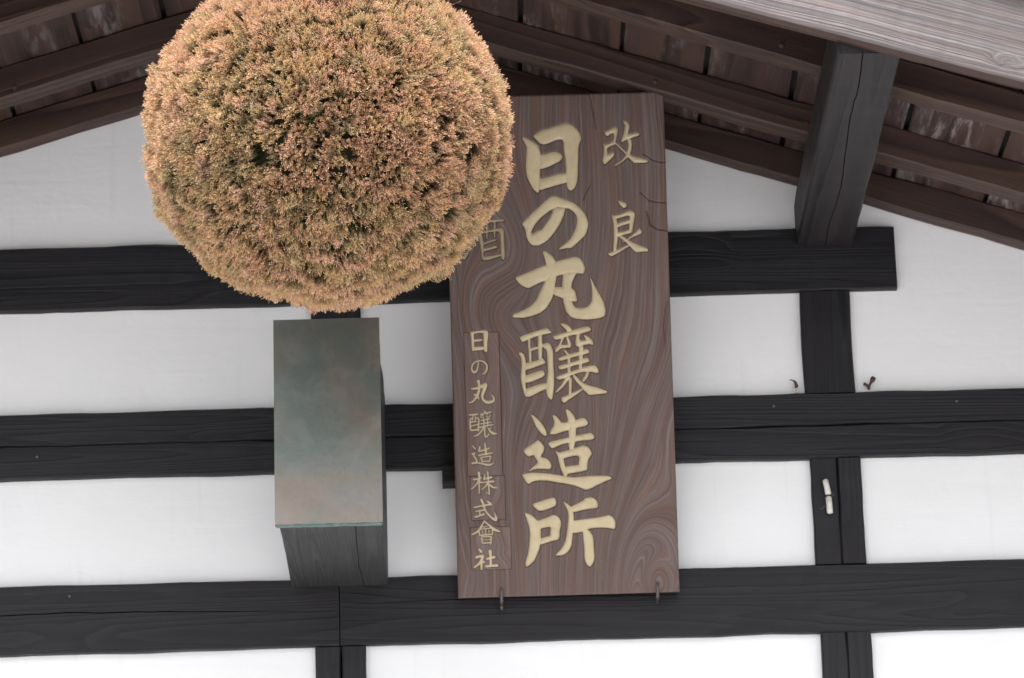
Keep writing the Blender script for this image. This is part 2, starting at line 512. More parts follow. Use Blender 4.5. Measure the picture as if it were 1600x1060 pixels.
XL, XR = -2.46, 1.72
BY = -0.02                       # face of the timbers
BD = 0.12                        # timber depth
def hbeam(x0, x1, z0, z1, mat=M_black, cracks=(), y=BY, label=None):
    return timber('horizontal_beam', (x0, y + BD / 2, (z0 + z1) / 2), (x1, y + BD / 2, (z0 + z1) / 2), BD, z1 - z0, mat, house, cracks=cracks, label=label)
def post(x0, x1, z0, z1, y=BY + 0.004, cracks=()):
    # local x runs up, so local z must point across
    xc = (x0 + x1) / 2
    return timber('post', (xc, y + BD / 2, z0), (xc, y + BD / 2, z1), BD, x1 - x0, M_black, house, up=(-1, 0, 0), cracks=cracks)

hbeam(-1.562, 0.821, 4.185, 4.325, label='topmost tie beam whose end stops short of the eaves')
hbeam(XL, XR, 3.8865, 3.956)
hbeam(XL, XR, 3.8145, 3.8850, cracks=[('front', [(0.55, 0.004), (0.62, 0.009), (0.70, 0.005)], 0.0012, 0.005)])
hbeam(XL, -0.3735, 3.439, 3.583, cracks=[('front', [(0.35, -0.012), (0.5, -0.002), (0.62, 0.008), (0.72, 0.013), (0.85, 0.009), (0.97, 0.002)], 0.0013, 0.006)])
hbeam(-0.3715, XR, 3.4405, 3.584, cracks=[('front', [(0.02, 0.014), (0.14, 0.02), (0.3, 0.016)], 0.0013, 0.005)], y=BY + 0.0015)
hbeam(XL, XR, 2.18, 2.33)
hbeam(XL, XR, 0.12, 0.30)
for a, b_ in ((-0.424, -0.3712), (-0.3678, -0.3185)):
    post(a, b_, 2.332, 3.4375)
post(-0.424, -0.3185, 3.585, 3.813)
post(-0.424, -0.3185, 3.9575, 4.1835)
post(-0.424, -0.3185, 4.3265, 4.70)
post(0.612, 0.7185, 3.9575, 4.1835)
post(0.616, 0.6708, 3.5855, 3.813); post(0.6722, 0.722, 3.5855, 3.813)
post(0.619, 0.6702, 2.332, 3.439); post(0.6716, 0.7215, 2.332, 3.439)
post(-0.424, -0.3185, 0.302, 2.178); post(0.619, 0.7215, 0.302, 2.178)
for x0, x1 in ((XL - 0.11, XL - 0.002), (XR + 0.002, XR + 0.11)):
    post(x0, x1, 0.0, zb((x0 + x1) / 2) - 0.003)
for x0 in (-1.465,):
    for z0, z1 in ((0.302, 2.178), (2.332, 3.4375), (3.585, 3.813), (3.9575, 4.1835)):
        post(x0, x0 + 0.105, z0, z1)

# plaster panels tucked 6 mm behind the edges of the timbers around them
def panel(pts, label=None):
    # cut the outline into short runs so that its visible edge is slightly uneven, and dish the face a little
    o = prism_xz('plaster_panel', pts, 0.0, 0.07, M_plaster, house)
    if label: o['label'] = label
    return o
def rect(x0, x1, z0, z1): return [(x0, z0), (x1, z0), (x1, z1), (x0, z1)]
cols = [(XL, -1.455), (-1.37, -0.414), (-0.328, 0.625), (0.712, XR)]
for x0, x1 in cols:
    panel(rect(x0, x1, 0.29, 2.19)); panel(rect(x0, x1, 2.32, 3.45)); panel(rect(x0, x1, 3.572, 3.826))
for x0, x1 in cols[1:3]:
    panel(rect(x0, x1, 3.945, 4.195))
panel([(XL, 3.945), (-1.455, 3.945), (-1.455, zb(-1.455) + 0.06), (XL, zb(XL) + 0.06)])
panel([(0.708, 3.945), (XR, 3.945), (XR, zb(XR) + 0.06), (0.708, zb(0.708) + 0.06)])
panel([(-1.45, 4.315), (-0.414, 4.315), (-0.414, zb(-0.414) + 0.06), (-1.45, zb(-1.45) + 0.06)])
panel([(-0.328, 4.315), (0.702, 4.315), (0.702, zb(0.702) + 0.06), (-0.328, zb(-0.328) + 0.06)])
# side walls and back so that the gable belongs to a real volume
prism = prism_xz('side_wall', rect(XL - 0.10, XL - 0.04, 0.0, zb(XL) - 0.01), 0.10, 8.0, M_plaster, house)
prism = prism_xz('side_wall', rect(XR + 0.04, XR + 0.10, 0.0, zb(XR) - 0.01), 0.10, 8.0, M_plaster, house)

# rafters
def rafter(ya, yb, side):
    yc = (ya + yb) / 2
    s = SR if side > 0 else SL
    xe = 2.35 if side > 0 else -3.15
    nrm = Vector((s * side, 0, 1)).normalized()
    hgt = 0.066
    p0 = Vector((RX + side * 0.002, yc, RZ)) + nrm * hgt / 2
    p1 = Vector((xe, yc, zb(xe))) + nrm * hgt / 2
    o = timber('rafter', p0, p1, abs(yb - ya), hgt, M_rafter, house, up=nrm, bev=0.0035, jit=0.001)
    return o
for ya, yb in ((-0.049, -0.003), (-0.317, -0.258), (-0.674, -0.618), (-1.045, -0.988)):
    for sd in (-1, 1):
        rafter(ya, yb, sd)

# sheathing boards on the rafters, laid along the ridge with open joints
jr = [RX + 0.0, -0.19, 0.012, 0.222, 0.392, 0.568, 0.802, 0.993, 1.18, 1.37, 1.56, 1.76, 1.95, 2.15, 2.35]
jl = [RX - 0.0, -0.51, -0.69, -0.862, -1.034, -1.21, -1.39, -1.56, -1.75, -1.93, -2.12, -2.30, -2.49, -2.68, -2.87, -3.06]
for js, sd, s in ((jr, 1, SR), (jl, -1, SL)):
    nrm = Vector((s * sd, 0, 1)).normalized()
    dr = Vector((sd, 0, -s)).normalized()
    for i in range(len(js) - 1):
        xa, xb = js[i], js[i + 1]
        g = 0.0035 + random.random() * 0.002
        xa2 = xa + sd * g; xb2 = xb - sd * g
        xc = (xa2 + xb2) / 2
        wid = abs(xb2 - xa2) / dr.x * sd if False else abs(xb2 - xa2) * math.sqrt(1 + s * s)
        lift = 0.0665 + random.random() * 0.0012
        c = Vector((xc, 0, zb(xc))) + nrm * (lift + 0.007)
        timber('sheathing_board', (c.x, -1.070, c.z), (c.x, 0.60, c.z), wid, 0.014, M_board if sd > 0 else M_board_l, house, up=nrm, bev=0.0015, seg=0.12, jit=0.0005)
    # dark sheet added to blacken the joints, and unseen roof added to block light
    e = 2.40 if sd > 0 else -3.15
    for nm, lo, hi, mt, ys in (('dark_joint_backing', 0.084, 0.094, M_joint_dark, (-1.076, 8.3)), ('unseen_roof_blocker', 0.096, 0.125, M_roof_unseen, (-1.16, 8.4))):
        k = math.sqrt(1 + s * s)
        prism_xz(nm, [(RX, RZ + lo * k), (RX, RZ + hi * k), (e, zb(e) + hi * k), (e, zb(e) + lo * k)] if sd < 0 else
                 [(RX + 0.001, RZ + lo * k), (e, zb(e) + lo * k), (e, zb(e) + hi * k), (RX + 0.001, RZ + hi * k)], ys[0], ys[1], mt, house)

# purlins carrying the rafters out over the yard
def purlin(x0, x1, ztop, h, yend=-1.0765, label=None, cracks=()):
    xc = (x0 + x1) / 2
    return timber('purlin', (xc, 0.05, ztop - h / 2), (xc, yend, ztop - h / 2), x1 - x0, h, M_purlin, house, cracks=cracks, label=label, jit=0.0006, bev=0.004)
purlin(0.6115, 0.733, zb(0.733) - 0.001 + 0.0, 0.100 + 0.0, cracks=[('bottom', [(0.0, 0.004), (0.15, -0.001), (0.35, 0.006), (0.5, 0.001), (0.7, -0.008), (0.85, -0.006), (1.0, -0.012)], 0.0011, 0.006)],
       label='thick greyed purlin jutting out from the wall under the right slope')
purlin(-1.473, -1.352, zb(-1.473) - 0.001, 0.1)
purlin(-0.425, -0.315, 4.737, 0.045)

# bargeboards
def noise1(x, seed, n=6, f0=1.0):
    r = np.random.default_rng(seed)
    s = np.zeros_like(x, dtype=float)
    for k in range(n):
        s += np.sin(x * f0 * (1.0 + k * 0.83) + r.uniform(0, 6.28)) * r.uniform(0.4, 1.0) / (1 + k * 0.6)
    return s / 2.0

def smooth2(nu, nv, cu, cv, seed):
    """smooth random field on a (nv, nu) grid from a coarse (cv, cu) lattice"""
    r = np.random.default_rng(seed)
    g = r.normal(0, 1, (cv + 3, cu + 3))
    yy = np.linspace(0, cv - 1e-6, nv); xx = np.linspace(0, cu - 1e-6, nu)
    def w(t):
        return np.stack([(1 - t) ** 3 / 6, (3 * t ** 3 - 6 * t ** 2 + 4) / 6, (-3 * t ** 3 + 3 * t ** 2 + 3 * t + 1) / 6, t ** 3 / 6], 0)
    yi = yy.astype(int); xi = xx.astype(int)
    wy = w(yy - yi); wx = w(xx - xi)
    tmp = sum(g[yi + k][:, :] * wy[k][:, None] for k in range(4))
    return sum(tmp[:, xi + k] * wx[k][None, :] for k in range(4))

def height_board(name, nu, nv, W, H, h, thick, grain, mat, parent, u0=0.0, v0=0.0):
    """a board whose front is a relief h(v,u) standing on local -y, with sides and a back"""
    u = u0 + np.linspace(0, W, nu); v = v0 + np.linspace(0, H, nv)
    UU, VV = np.meshgrid(u, v)
    P = np.stack([UU, -h, VV], -1).reshape(-1, 3)
    idx = np.arange(nu * nv).reshape(nv, nu)
    F = np.stack([idx[:-1, :-1], idx[:-1, 1:], idx[1:, 1:], idx[1:, :-1]], -1).reshape(-1, 4)
    ring = np.concatenate([idx[0, :-1], idx[:-1, -1], idx[-1, :0:-1], idx[:0:-1, 0]])
    back = P[ring].copy(); back[:, 1] = thick
    nb = len(P)
    ri = np.arange(len(ring)); rj = (ri + 1) % len(ring)
    S = np.stack([ring[ri], nb + ri, nb + rj, ring[rj]], -1)
    cen = np.array([[u0 + W / 2, thick, v0 + H / 2]])
    T = np.stack([nb + ri, np.full(len(ri), nb + len(ring)), nb + rj], -1)
    V = np.concatenate([P, back, cen])
    G = grain.reshape(-1, 3)
    G = np.concatenate([G, G[ring] + np.array([0.7, 0.0, 0.0]), G[:1]])
    # join the front flat shaded to its sides
    o = mesh_np(name, V, [F, S, T], mat, parent, attrs={'grain': ('FLOAT_VECTOR', G)})
    sm = np.zeros(len(o.data.polygons), dtype=bool); sm[:len(F)] = True
    o.data.polygons.foreach_set('use_smooth', sm)
    return o

for sd, s in ((1, SR), (-1, SL)):
    Lb = 2.9; Hb = 0.26
    nu, nv = 1100, 104
    u = np.linspace(0, Lb, nu)[None, :]; v = np.linspace(0, Hb, nv)[:, None]
    Fq = 88 * v * (1 - 0.5 * v) + 0.9 * smooth2(nu, nv, 6, 2, 3 + sd) + 0.35 * smooth2(nu, nv, 22, 5, 7 + sd)
    if sd > 0:
        for (ku, kv, ka, kr) in ((1.345, 0.030, 3.2, 0.010), (0.55, 0.19, 2.2, 0.010), (2.1, 0.12, 2.5, 0.012)):
            Fq = Fq + ka * np.exp(-((u - ku) / (kr * 2.6)) ** 2 - ((v - kv) / kr) ** 2)
    fr = Fq % 1.0
    amp = 0.5 + 0.5 * np.sin(np.floor(Fq) * 2.399)
    h = 0.0021 * np.where(fr < 0.8, fr / 0.8, (1 - fr) / 0.2) * (0.35 + amp)
    edge = np.minimum(v, Hb - v)
    h = h - np.clip(0.004 - edge, 0, 1) * 0.8 + 0.0006 * smooth2(nu, nv, 300, 3, 9)
    grain = np.stack([Fq, np.broadcast_to(u, Fq.shape), np.broadcast_to(v, Fq.shape)], -1)
    o = height_board('bargeboard', nu, nv, Lb, Hb, h, 0.036, grain, M_barge, house)
    o['label'] = 'sun bleached grey bargeboard with ridged grain along the roof edge'
    # sheared ends meet at the ridge: clip the board by placing it along its slope
    zoff = -0.142
    dirv = Vector((sd, 0, -(0.31 if sd > 0 else 0.285))).normalized()
    o.data.materials.append(M_rafter)
    mi = np.zeros(len(o.data.polygons), dtype=np.int32); mi[(nu - 1) * (nv - 1):] = 1
    o.data.polygons.foreach_set('material_index', mi)
    if sd > 0:
        org = Vector((RX, -1.115, RZ + zoff))
        frame(o, org, dirv, (0, 0, 1))
    else:
        org = Vector((RX, -1.1135, RZ + zoff)) - dirv * (-Lb)
        frame(o, org, -dirv, (0, 0, 1))

# the thick beam end with its copper cover
bm_beam = timber('projecting_beam', (-0.3705, 0.05, 3.7735), (-0.3705, -0.4985, 3.7735), 0.199, 0.416, M_undercap, house, bev=0.004,
                 label='broad beam end jutting from the wall with a copper sheet over its face',
                 cracks=[('bottom', [(0.0, 0.05), (0.5, 0.046), (1.0, 0.049)], 0.0008, 0.004)])
def copper_cap():
    x0, x1, z0, z1, y = -0.4765, -0.2665, 3.5625, 3.9865, -0.503
    nx, nz = 22, 44
    X = np.linspace(x0, x1, nx); Z = np.linspace(z0, z1, nz)
    XX, ZZ = np.meshgrid(X, Z)
    dent = 0.0009 * smooth2(nx, nz, 3, 5, 21) + 0.0003 * smooth2(nx, nz, 9, 16, 22)
    P = np.stack([XX, y + dent, ZZ], -1).reshape(-1, 3)
    idx = np.arange(nx * nz).reshape(nz, nx)
    F = np.stack([idx[:-1, :-1], idx[:-1, 1:], idx[1:, 1:], idx[1:, :-1]], -1).reshape(-1, 4)
    ring = np.concatenate([idx[0, :-1], idx[:-1, -1], idx[-1, :0:-1], idx[:0:-1, 0]])
    r = np.random.default_rng(3)
    back = P[ring].copy()
    back[:, 1] = -0.4985 + 0.012 + r.normal(0, 0.0008, len(ring))
    # copper skirt leans in to touch the beam
    back[:, 0] = np.clip(back[:, 0], -0.4725, -0.2685); back[:, 2] = np.clip(back[:, 2], 3.5635, 3.984)
    nb = len(P); nr = len(ring); ri = np.arange(nr); rj = (ri + 1) % nr
    S = np.stack([nb + ri, nb + nr + ri, nb + nr + rj, nb + rj], -1)
    o = mesh_np('copper_cover', np.concatenate([P, P[ring], back]), [F, S], M_copper, None, smooth=False)
    sm = np.zeros(len(o.data.polygons), dtype=bool); sm[:len(F)] = True
    o.data.polygons.foreach_set('use_smooth', sm)
    o.data.materials.append(M_patina)
    mi = np.zeros(len(o.data.polygons), dtype=np.int32); mi[len(F):] = 1
    o.data.polygons.foreach_set('material_index', mi)
    o.parent = bm_beam
    o.matrix_parent_inverse = bm_beam.matrix_basis.inverted()
    # folded lip along the bottom
    pts = [(x0 + (x1 - x0) * t, y - 0.0015, z0 + 0.0005 + 0.0006 * math.sin(t * 40)) for t in np.linspace(0.0, 1, 30)]
    l = tube('folded_lip', pts, 0.0022, M_patina, None, seg=6)
    l.parent = bm_beam; l.matrix_parent_inverse = bm_beam.matrix_basis.inverted()
copper_cap()

# small peg below the middle beam, beside the sign
timber('wall_batten', (-0.154, -0.026, 3.793), (0.30, -0.026, 3.793), 0.05, 0.038, M_black, house)

# nails driven into the timbers
def nail(p, r=0.0035, mat=M_iron, d=(0, -1, 0)):
    d = Vector(d)
    o = tube('nail', [Vector(p) + d * -0.004, Vector(p) + d * 0.002, Vector(p) + d * 0.0035], [r, r, r * 0.6], mat, house, seg=8)
    return o
for p in ((0.545, BY, 3.93), (-1.0, BY, 3.862), (-0.93, BY, 3.56), (0.93, BY, 3.93)):
    nail(p)
nail((-1.02, -0.317, 4.575), 0.006, M_rust); nail((0.545, -0.674, 4.475), 0.006, M_rust); nail((0.62, -0.317, 4.45), 0.004, M_rust)
nail((0.31, -0.317, 4.55), 0.005, M_rust)

# ------------------------------------------------------------------ the carved sign
GLYPHS = [
 ('big', [
  [1575,9536,1704,9495,1828,9428,1925,9337,1964,9209,1969,9133,1955,8830,1943,8654,1915,8553,1922,8389,1888,8327,1785,8418,1714,8559,1656,8712,1644,8890,1660,9117,1681,9306,1626,9408],
  [1806,9542,1972,9652,2200,9709,2377,9767,2529,9796,2653,9747,2775,9617,2821,9489,2814,9413,2766,9326,2743,8985,2723,8581,2663,8431,2586,8363,2511,8385,2478,8512,2478,8942,2448,9196,2443,9436,2317,9440,2140,9369,2038,9339,1952,9374,1879,9452],
  [1932,9147,1970,9146,2058,9161,2185,9203,2310,9194,2396,9146,2427,9070,2379,8995,2252,8936,2099,8864,1923,8826],
  [1905,8637,2144,8686,2322,8744,2522,8751,2516,8537,2289,8492,2137,8446,1897,8382],
 ]),
 ('big', [
  [2195,8288,2331,8239,2480,8184,2629,8117,2775,7987,2871,7858,2916,7693,2909,7612,2859,7450,2781,7364,2652,7254,2550,7164,2450,7172,2374,7154,2266,7144,2326,7213,2453,7298,2557,7408,2637,7570,2679,7720,2670,7846,2598,7936,2524,7989,2437,8009,2325,8032,2152,8087],
  [2195,8288,2080,8216,1939,8093,1797,7971,1668,7849,1579,7776,1527,7709,1598,7599,1612,7447,1653,7333,1726,7248,1804,7341,1713,7495,1788,7656,1918,7804,2072,7926,2225,8015,2377,8081,2331,8209],
  [2213,8035,2450,8029,2421,7878,2340,7704,2235,7543,2105,7383,1977,7286,1851,7234,1726,7248,1654,7345,1696,7500,1758,7494,1860,7559,1936,7577,2040,7712,2132,7848],
 ]),
 ('big', [
  [1961,7140,2047,7108,2145,7029,2217,6914,2234,6675,2218,6549,2175,6375,2145,6200,2091,6075,1987,5928,1859,5831,1682,5773,1507,5741,1270,5760,1297,5834,1461,5892,1664,5987,1793,6134,1887,6332,1966,6481,2034,6680,2014,6832,1980,6958,1951,7085],
  [1344,6594,1533,6657,1761,6751,2014,6844,2242,6913,2443,6958,2620,6998,2719,6963,2779,6873,2818,6759,2804,6658,2771,6622,2659,6642,2433,6631,2232,6599,1979,6506,1777,6424,1637,6352,1526,6393,1428,6471],
  [2360,6696,2673,6687,2594,6564,2541,6465,2519,6315,2518,6114,2528,6025,2612,5915,2434,5815,2352,5993,2331,6144,2325,6370,2333,6471],
  [2352,6018,2517,6088,2575,5941,2712,5912,2838,5941,2915,6027,2939,6152,2938,6353,2917,6492,2902,6580,2954,6491,3001,6389,3037,6325,3108,6185,3190,6019,3222,5843,3194,5730,3055,5684,2804,5671,2555,5698,2457,5764,2385,5866],
  [2150,6375,2325,6370,2500,6353,2598,6287,2619,6161,2642,6085,2616,6048,2516,6063,2417,6091,2294,6145,2133,6212],
 ]),
 ('big', [
  [1409,5356,1580,5419,1784,5481,1976,5531,2043,5489,2097,5415,1984,5396,1803,5367,1598,5294,1473,5234,1441,5276],
  [1588,5328,1644,5326,1634,5135,1658,5022,1652,4819,1596,4820,1595,5023,1583,5159],
  [1799,5401,1883,5399,1889,5241,1879,5038,1867,4858,1788,4860,1790,5085],
  [1604,5113,1797,5153,1795,5092,1613,5041],
  [1384,5029,1445,5046,1500,4992,1530,4890,1533,4755,1521,4575,1516,4395,1523,4259,1541,4090,1486,4137,1445,4284,1416,4443,1416,4578,1444,4780,1435,4938,1392,4995],
  [1506,4812,1697,4840,1857,4903,1890,4902,1955,4799,1852,4757,1694,4705,1501,4650],
  [1498,4548,1668,4604,1827,4656,1894,4650,1925,4563,1879,4508,1731,4445,1595,4397,1494,4407],
  [1490,4267,1683,4334,1864,4385,1976,4382,1973,4269,1836,4217,1700,4153,1552,4090,1497,4148],
  [1876,5185,1990,5233,2067,5168,2108,5031,2103,4738,2116,4558,2103,4288,2068,4075,2033,4020,1956,4089,1926,4203,1942,4382,1977,4562,1977,4810,1969,5058,1897,5123],
  [2253,5609,2350,5616,2450,5563,2508,5483,2502,5438,2412,5429,2358,5498,2303,5556],
  [2106,5359,2299,5409,2526,5471,2707,5522,2865,5540,2919,5448,2794,5407,2590,5367,2364,5329,2171,5260,2127,5290],
  [2297,5353,2365,5351,2257,5140,2290,5116,2197,5018,2147,5008,2144,5109,2224,5163],
  [2392,5350,2427,5327,2484,5201,2488,5122,2424,5079,2399,5136,2401,5215,2381,5294],
  [2235,5163,2404,5174,2447,5107,2244,5079],
  [2602,5401,2681,5399,2654,5253,2732,5239,2695,5127,2605,5107,2561,5154,2569,5255],
  [2736,5374,2836,5327,2902,5268,2949,5188,2931,5132,2854,5168,2797,5147,2673,5155,2676,5234,2800,5260,2757,5306],
  [2300,5071,2378,5046,2443,4965,2458,4864,2453,4548,2385,4550,2395,4865,2365,4979],
  [2673,5151,2741,5149,2715,4901,2694,4722,2679,4587,2616,4611,2631,4859,2632,5129],
  [2194,4905,2375,4956,2647,5027,2783,5075,2839,5056,2871,4987,2780,4956,2667,4937,2463,4886,2236,4825,2204,4859],
  [2189,4731,2370,4776,2642,4847,2778,4895,2834,4875,2861,4807,2774,4769,2661,4756,2458,4706,2242,4640,2205,4679],
  [2133,4512,2364,4584,2636,4667,2817,4718,2942,4737,3008,4690,3049,4576,2992,4551,2859,4593,2679,4587,2452,4526,2247,4441,2180,4439],
  [2362,4528,2451,4503,2358,4371,2264,4261,2115,4152,2140,4219,2244,4329],
  [2406,4504,2484,4480,2466,4232,2438,4076,2389,4077,2400,4279],
  [2236,4081,2350,4112,2532,4197,2691,4253,2690,4215,2552,4117,2415,4031,2300,3949,2245,3991],
  [2498,4558,2586,4499,2672,4384,2827,4312,3006,4262,3216,4177,3181,4133,3001,4116,2821,4099,2744,4168,2669,4272,2560,4387,2496,4479],
  [2780,4595,2847,4582,2799,4471,2717,4372,2674,4429,2732,4495],
 ]),
 ('big', [
  [1598,3758,1686,3700,1795,3595,1881,3469,1934,3333,1909,3278,1843,3302,1745,3406,1670,3543,1618,3679],
  [1431,3022,1556,3097,1671,3172,1735,3222,1805,3157,1869,3065,1856,2976,1797,2888,1785,2854,1885,2840,1973,2771,2010,2657,1967,2591,1811,2607,1654,2611,1496,2549,1577,2636,1680,2712,1715,2755,1672,2835,1629,2904,1538,2862,1462,2920,1436,2965],
  [1378,2514,1540,2543,1764,2536,2010,2505,2255,2453,2478,2420,2658,2437,2882,2442,3196,2433,3250,2364,3148,2333,2943,2249,2807,2175,2694,2149,2605,2181,2472,2240,2295,2286,2116,2318,1938,2357,1737,2374,1602,2351,1522,2295,1467,2336,1414,2428],
  [2046,3730,2135,3698,2200,3606,2243,3549,2401,3578,2395,3398,2237,3358,2101,3310,1978,3314,1991,3388,2062,3487,2076,3587,2056,3667],
  [2315,3839,2397,3814,2473,3733,2515,3654,2534,3541,2528,3316,2498,3092,2462,2992,2360,2984,2371,3321,2368,3590,2338,3726],
  [2333,3564,2536,3608,2672,3649,2750,3613,2792,3511,2734,3467,2554,3439,2328,3389],
  [1928,3153,2120,3204,2369,3253,2639,3302,2831,3341,2897,3283,2906,3215,2849,3177,2635,3167,2410,3140,2184,3090,2025,3016,1970,3062],
  [2069,2981,2157,2945,2224,2920,2255,2830,2273,2695,2303,2582,2322,2458,2265,2437,2201,2540,2161,2698,2129,2878],
  [2135,2941,2315,2974,2496,3025,2677,3080,2777,3039,2830,2948,2840,2880,2770,2793,2744,2681,2740,2547,2616,2539,2551,2597,2553,2687,2581,2865,2401,2848,2265,2807,2177,2854],
  [2261,2646,2441,2667,2576,2686,2710,2682,2740,2558,2616,2528,2391,2501,2289,2474],
 ]),
 ('big', [
  [1561,1891,1701,1932,1882,1987,2018,2024,2073,1982,2080,1858,2012,1815,1876,1763,1718,1734,1641,1792],
  [1404,1732,1515,1695,1603,1637,1679,1545,1698,1444,1748,1375,1732,1085,1695,952,1635,820,1599,731,1507,645,1438,602,1394,626,1409,737,1457,869,1492,1070,1507,1270,1496,1427,1455,1563],
  [1645,1542,1803,1586,1916,1628,2007,1666,2096,1634,2160,1543,2161,1431,2127,1320,2132,1208,2081,1153,1925,1158,1929,1303,1944,1414,1820,1396,1685,1362],
  [1701,1171,1905,1237,2128,1230,2103,1142,1946,1112,1697,1037],
  [2217,1933,2305,1885,2392,1805,2423,1714,2434,1579,2402,1379,2390,1156,2356,978,2274,868,2183,815,2004,809,2073,885,2189,1005,2249,1160,2290,1382,2319,1605,2300,1740,2248,1842],
  [2359,1810,2506,1880,2643,1943,2666,1987,2801,2006,2890,1958,2942,1856,2928,1767,2794,1759,2591,1732,2456,1695,2367,1711],
  [2350,1521,2541,1543,2810,1569,3035,1596,3148,1631,3236,1579,3289,1465,3273,1314,3162,1346,2938,1364,2714,1348,2578,1284,2465,1265,2331,1280],
  [2592,1374,2681,1371,2768,1279,2817,1188,2825,964,2833,718,2781,608,2723,554,2658,612,2617,724,2617,970,2602,1194],
 ]),
 ('mid', [
  [3296,9582,3403,9629,3525,9690,3584,9655,3590,9586,3564,9481,3537,9360,3551,9321,3422,9272,3353,9244,3349,9122,3418,9143,3486,9161,3510,9118,3483,9058,3398,8984,3281,8874,3232,8989,3265,9064,3285,9245,3251,9368,3295,9313,3409,9348,3470,9377,3495,9452,3491,9551,3430,9530,3368,9474,3331,9502,3298,9549],
  [3694,9804,3769,9794,3821,9747,3834,9678,3808,9580,3798,9520,3851,9526,3973,9568,4040,9536,4031,9483,3940,9455,3848,9427,3773,9414,3711,9370,3635,9342,3652,9417,3701,9522,3719,9613,3736,9704,3708,9765],
  [3789,9444,3863,9411,3875,9305,3856,9199,3823,9094,3760,9020,3652,8932,3544,8866,3469,8846,3515,8898,3623,8963,3716,9051,3764,9156,3791,9292,3772,9399],
  [3522,9345,3574,9328,3661,9235,3764,9141,3867,9070,3986,9028,4106,9002,4209,8946,4163,8905,4012,8906,3907,8902,3848,8956,3783,9034,3718,9112,3630,9205,3543,9299],
 ]),
 ('mid', [
  [3529,8138,3611,8125,3715,8084,3728,8000,3667,7967,3608,8004,3564,8065],
  [3385,7866,3422,7827,3489,7803,3508,7711,3526,7560,3520,7378,3501,7228,3482,7107,3412,7049,3409,7170,3429,7336,3435,7532,3426,7714,3405,7790],
  [3414,7827,3527,7839,3649,7881,3786,7933,3860,7898,3896,7837,3861,7701,3834,7551,3816,7461,3741,7463,3761,7629,3772,7734,3767,7817,3646,7791,3479,7745],
  [3484,7656,3613,7693,3795,7746,3792,7658,3641,7617,3481,7561],
  [3478,7467,3607,7489,3758,7530,3826,7536,3816,7453,3664,7420,3476,7392],
  [3955,7563,3998,7516,4027,7470,3995,7418,3889,7383,3782,7341,3721,7300,3704,7325,3799,7401,3892,7474],
  [3277,7045,3413,7079,3505,7114,3627,7171,3718,7214,3762,7183,3624,7103,3502,7031,3380,6971,3328,6991],
  [3522,7416,3604,7406,3692,7343,3810,7264,3958,7192,4106,7135,4150,7088,4119,7052,3983,7051,3878,7036,3805,7113,3718,7222,3616,7315,3528,7378],
  [3570,7274,3646,7302,3675,7280,3614,7264],
 ]),
 ('mid', [
  [570,7797,841,7804,991,7818,1082,7835,1171,7810,1178,7764,1110,7759,989,7758,568,7736],
  [948,7786,998,7785,980,7430,938,7431],
  [795,7790,840,7789,822,7412,781,7398],
  [639,7583,865,7596,986,7622,1077,7649,1129,7642,1165,7583,1164,7281,1170,6994,1132,6950,1073,6997,1075,7344,1059,7553,984,7566,863,7546,652,7522],
  [677,7322,859,7380,995,7414,1009,7376,857,7332,683,7272],
  [689,7216,855,7244,991,7278,1027,7224,883,7180,687,7143],
  [669,7053,850,7068,1061,7095,1097,7056,998,7014,741,6953,682,6993],
  [616,7553,698,7551,730,7354,724,7142,731,6999,675,6993,672,7144],
  [388,7785,383,7749,490,7629,544,7640,552,7695,424,7793],
  [336,7530,331,7493,424,7388,478,7401,484,7455,372,7538],
  [289,6993,344,6991,369,7034,399,7089,419,7146,431,7189,423,7206,404,7203,377,7169,342,7125,303,7081,271,7045],
 ]),
 ('small', [
  [435,5504,399,5473,406,5428,415,5362,418,5277,419,5193,420,5135,422,5099,458,5080,489,5108,482,5141,475,5195,475,5277,477,5364,477,5433,477,5480],
  [424,5455,449,5432,495,5444,558,5457,637,5456,702,5452,726,5486,702,5519,635,5514,553,5507,485,5496,436,5486],
  [709,5520,663,5479,669,5441,674,5391,670,5332,665,5256,670,5155,677,5072,711,5050,744,5075,745,5156,749,5252,760,5322,770,5387,768,5450,763,5492],
  [443,5299,463,5275,632,5287,647,5314,628,5338,459,5326],
  [427,5130,458,5089,677,5106,701,5144,674,5179,454,5174],
 ]),
 ('small', [
  [556,4862,541,4855,532,4804,519,4745,501,4704,482,4678,468,4672,463,4674,451,4681,436,4697,428,4715,427,4741,437,4778,455,4812,484,4837,522,4856,563,4866,604,4866,639,4851,668,4827,692,4797,706,4765,704,4732,694,4698,680,4665,665,4639,642,4618,619,4603,617,4596,623,4592,652,4595,691,4609,719,4643,737,4683,748,4726,748,4773,730,4820,699,4860,657,4886,609,4899,559,4898,511,4885,466,4864,429,4833,407,4789,396,4747,391,4712,395,4678,413,4645,445,4621,485,4623,516,4648,536,4687,551,4736,562,4799,569,4851],
 ]),
 ('small', [
  [541,4476,516,4452,526,4398,532,4333,523,4281,505,4230,481,4175,452,4124,422,4084,393,4055,356,4036,326,4026,320,4010,333,3999,367,4005,413,4021,455,4053,493,4095,529,4149,558,4210,575,4269,582,4331,578,4404,572,4460],
  [498,4463,518,4415,545,4409,584,4444,564,4491,536,4498],
  [376,4309,387,4292,428,4286,495,4287,598,4313,686,4340,698,4390,655,4418,574,4378,483,4336,427,4326,389,4325],
  [692,4430,634,4409,622,4348,608,4274,591,4213,580,4153,588,4096,611,4049,647,4010,700,3985,768,3986,832,4004,868,4043,876,4087,863,4124,841,4153,817,4176,798,4193,792,4193,791,4187,801,4165,812,4136,819,4108,820,4087,815,4071,804,4060,760,4051,711,4052,681,4062,656,4082,640,4112,636,4148,654,4193,682,4250,710,4323,731,4382],
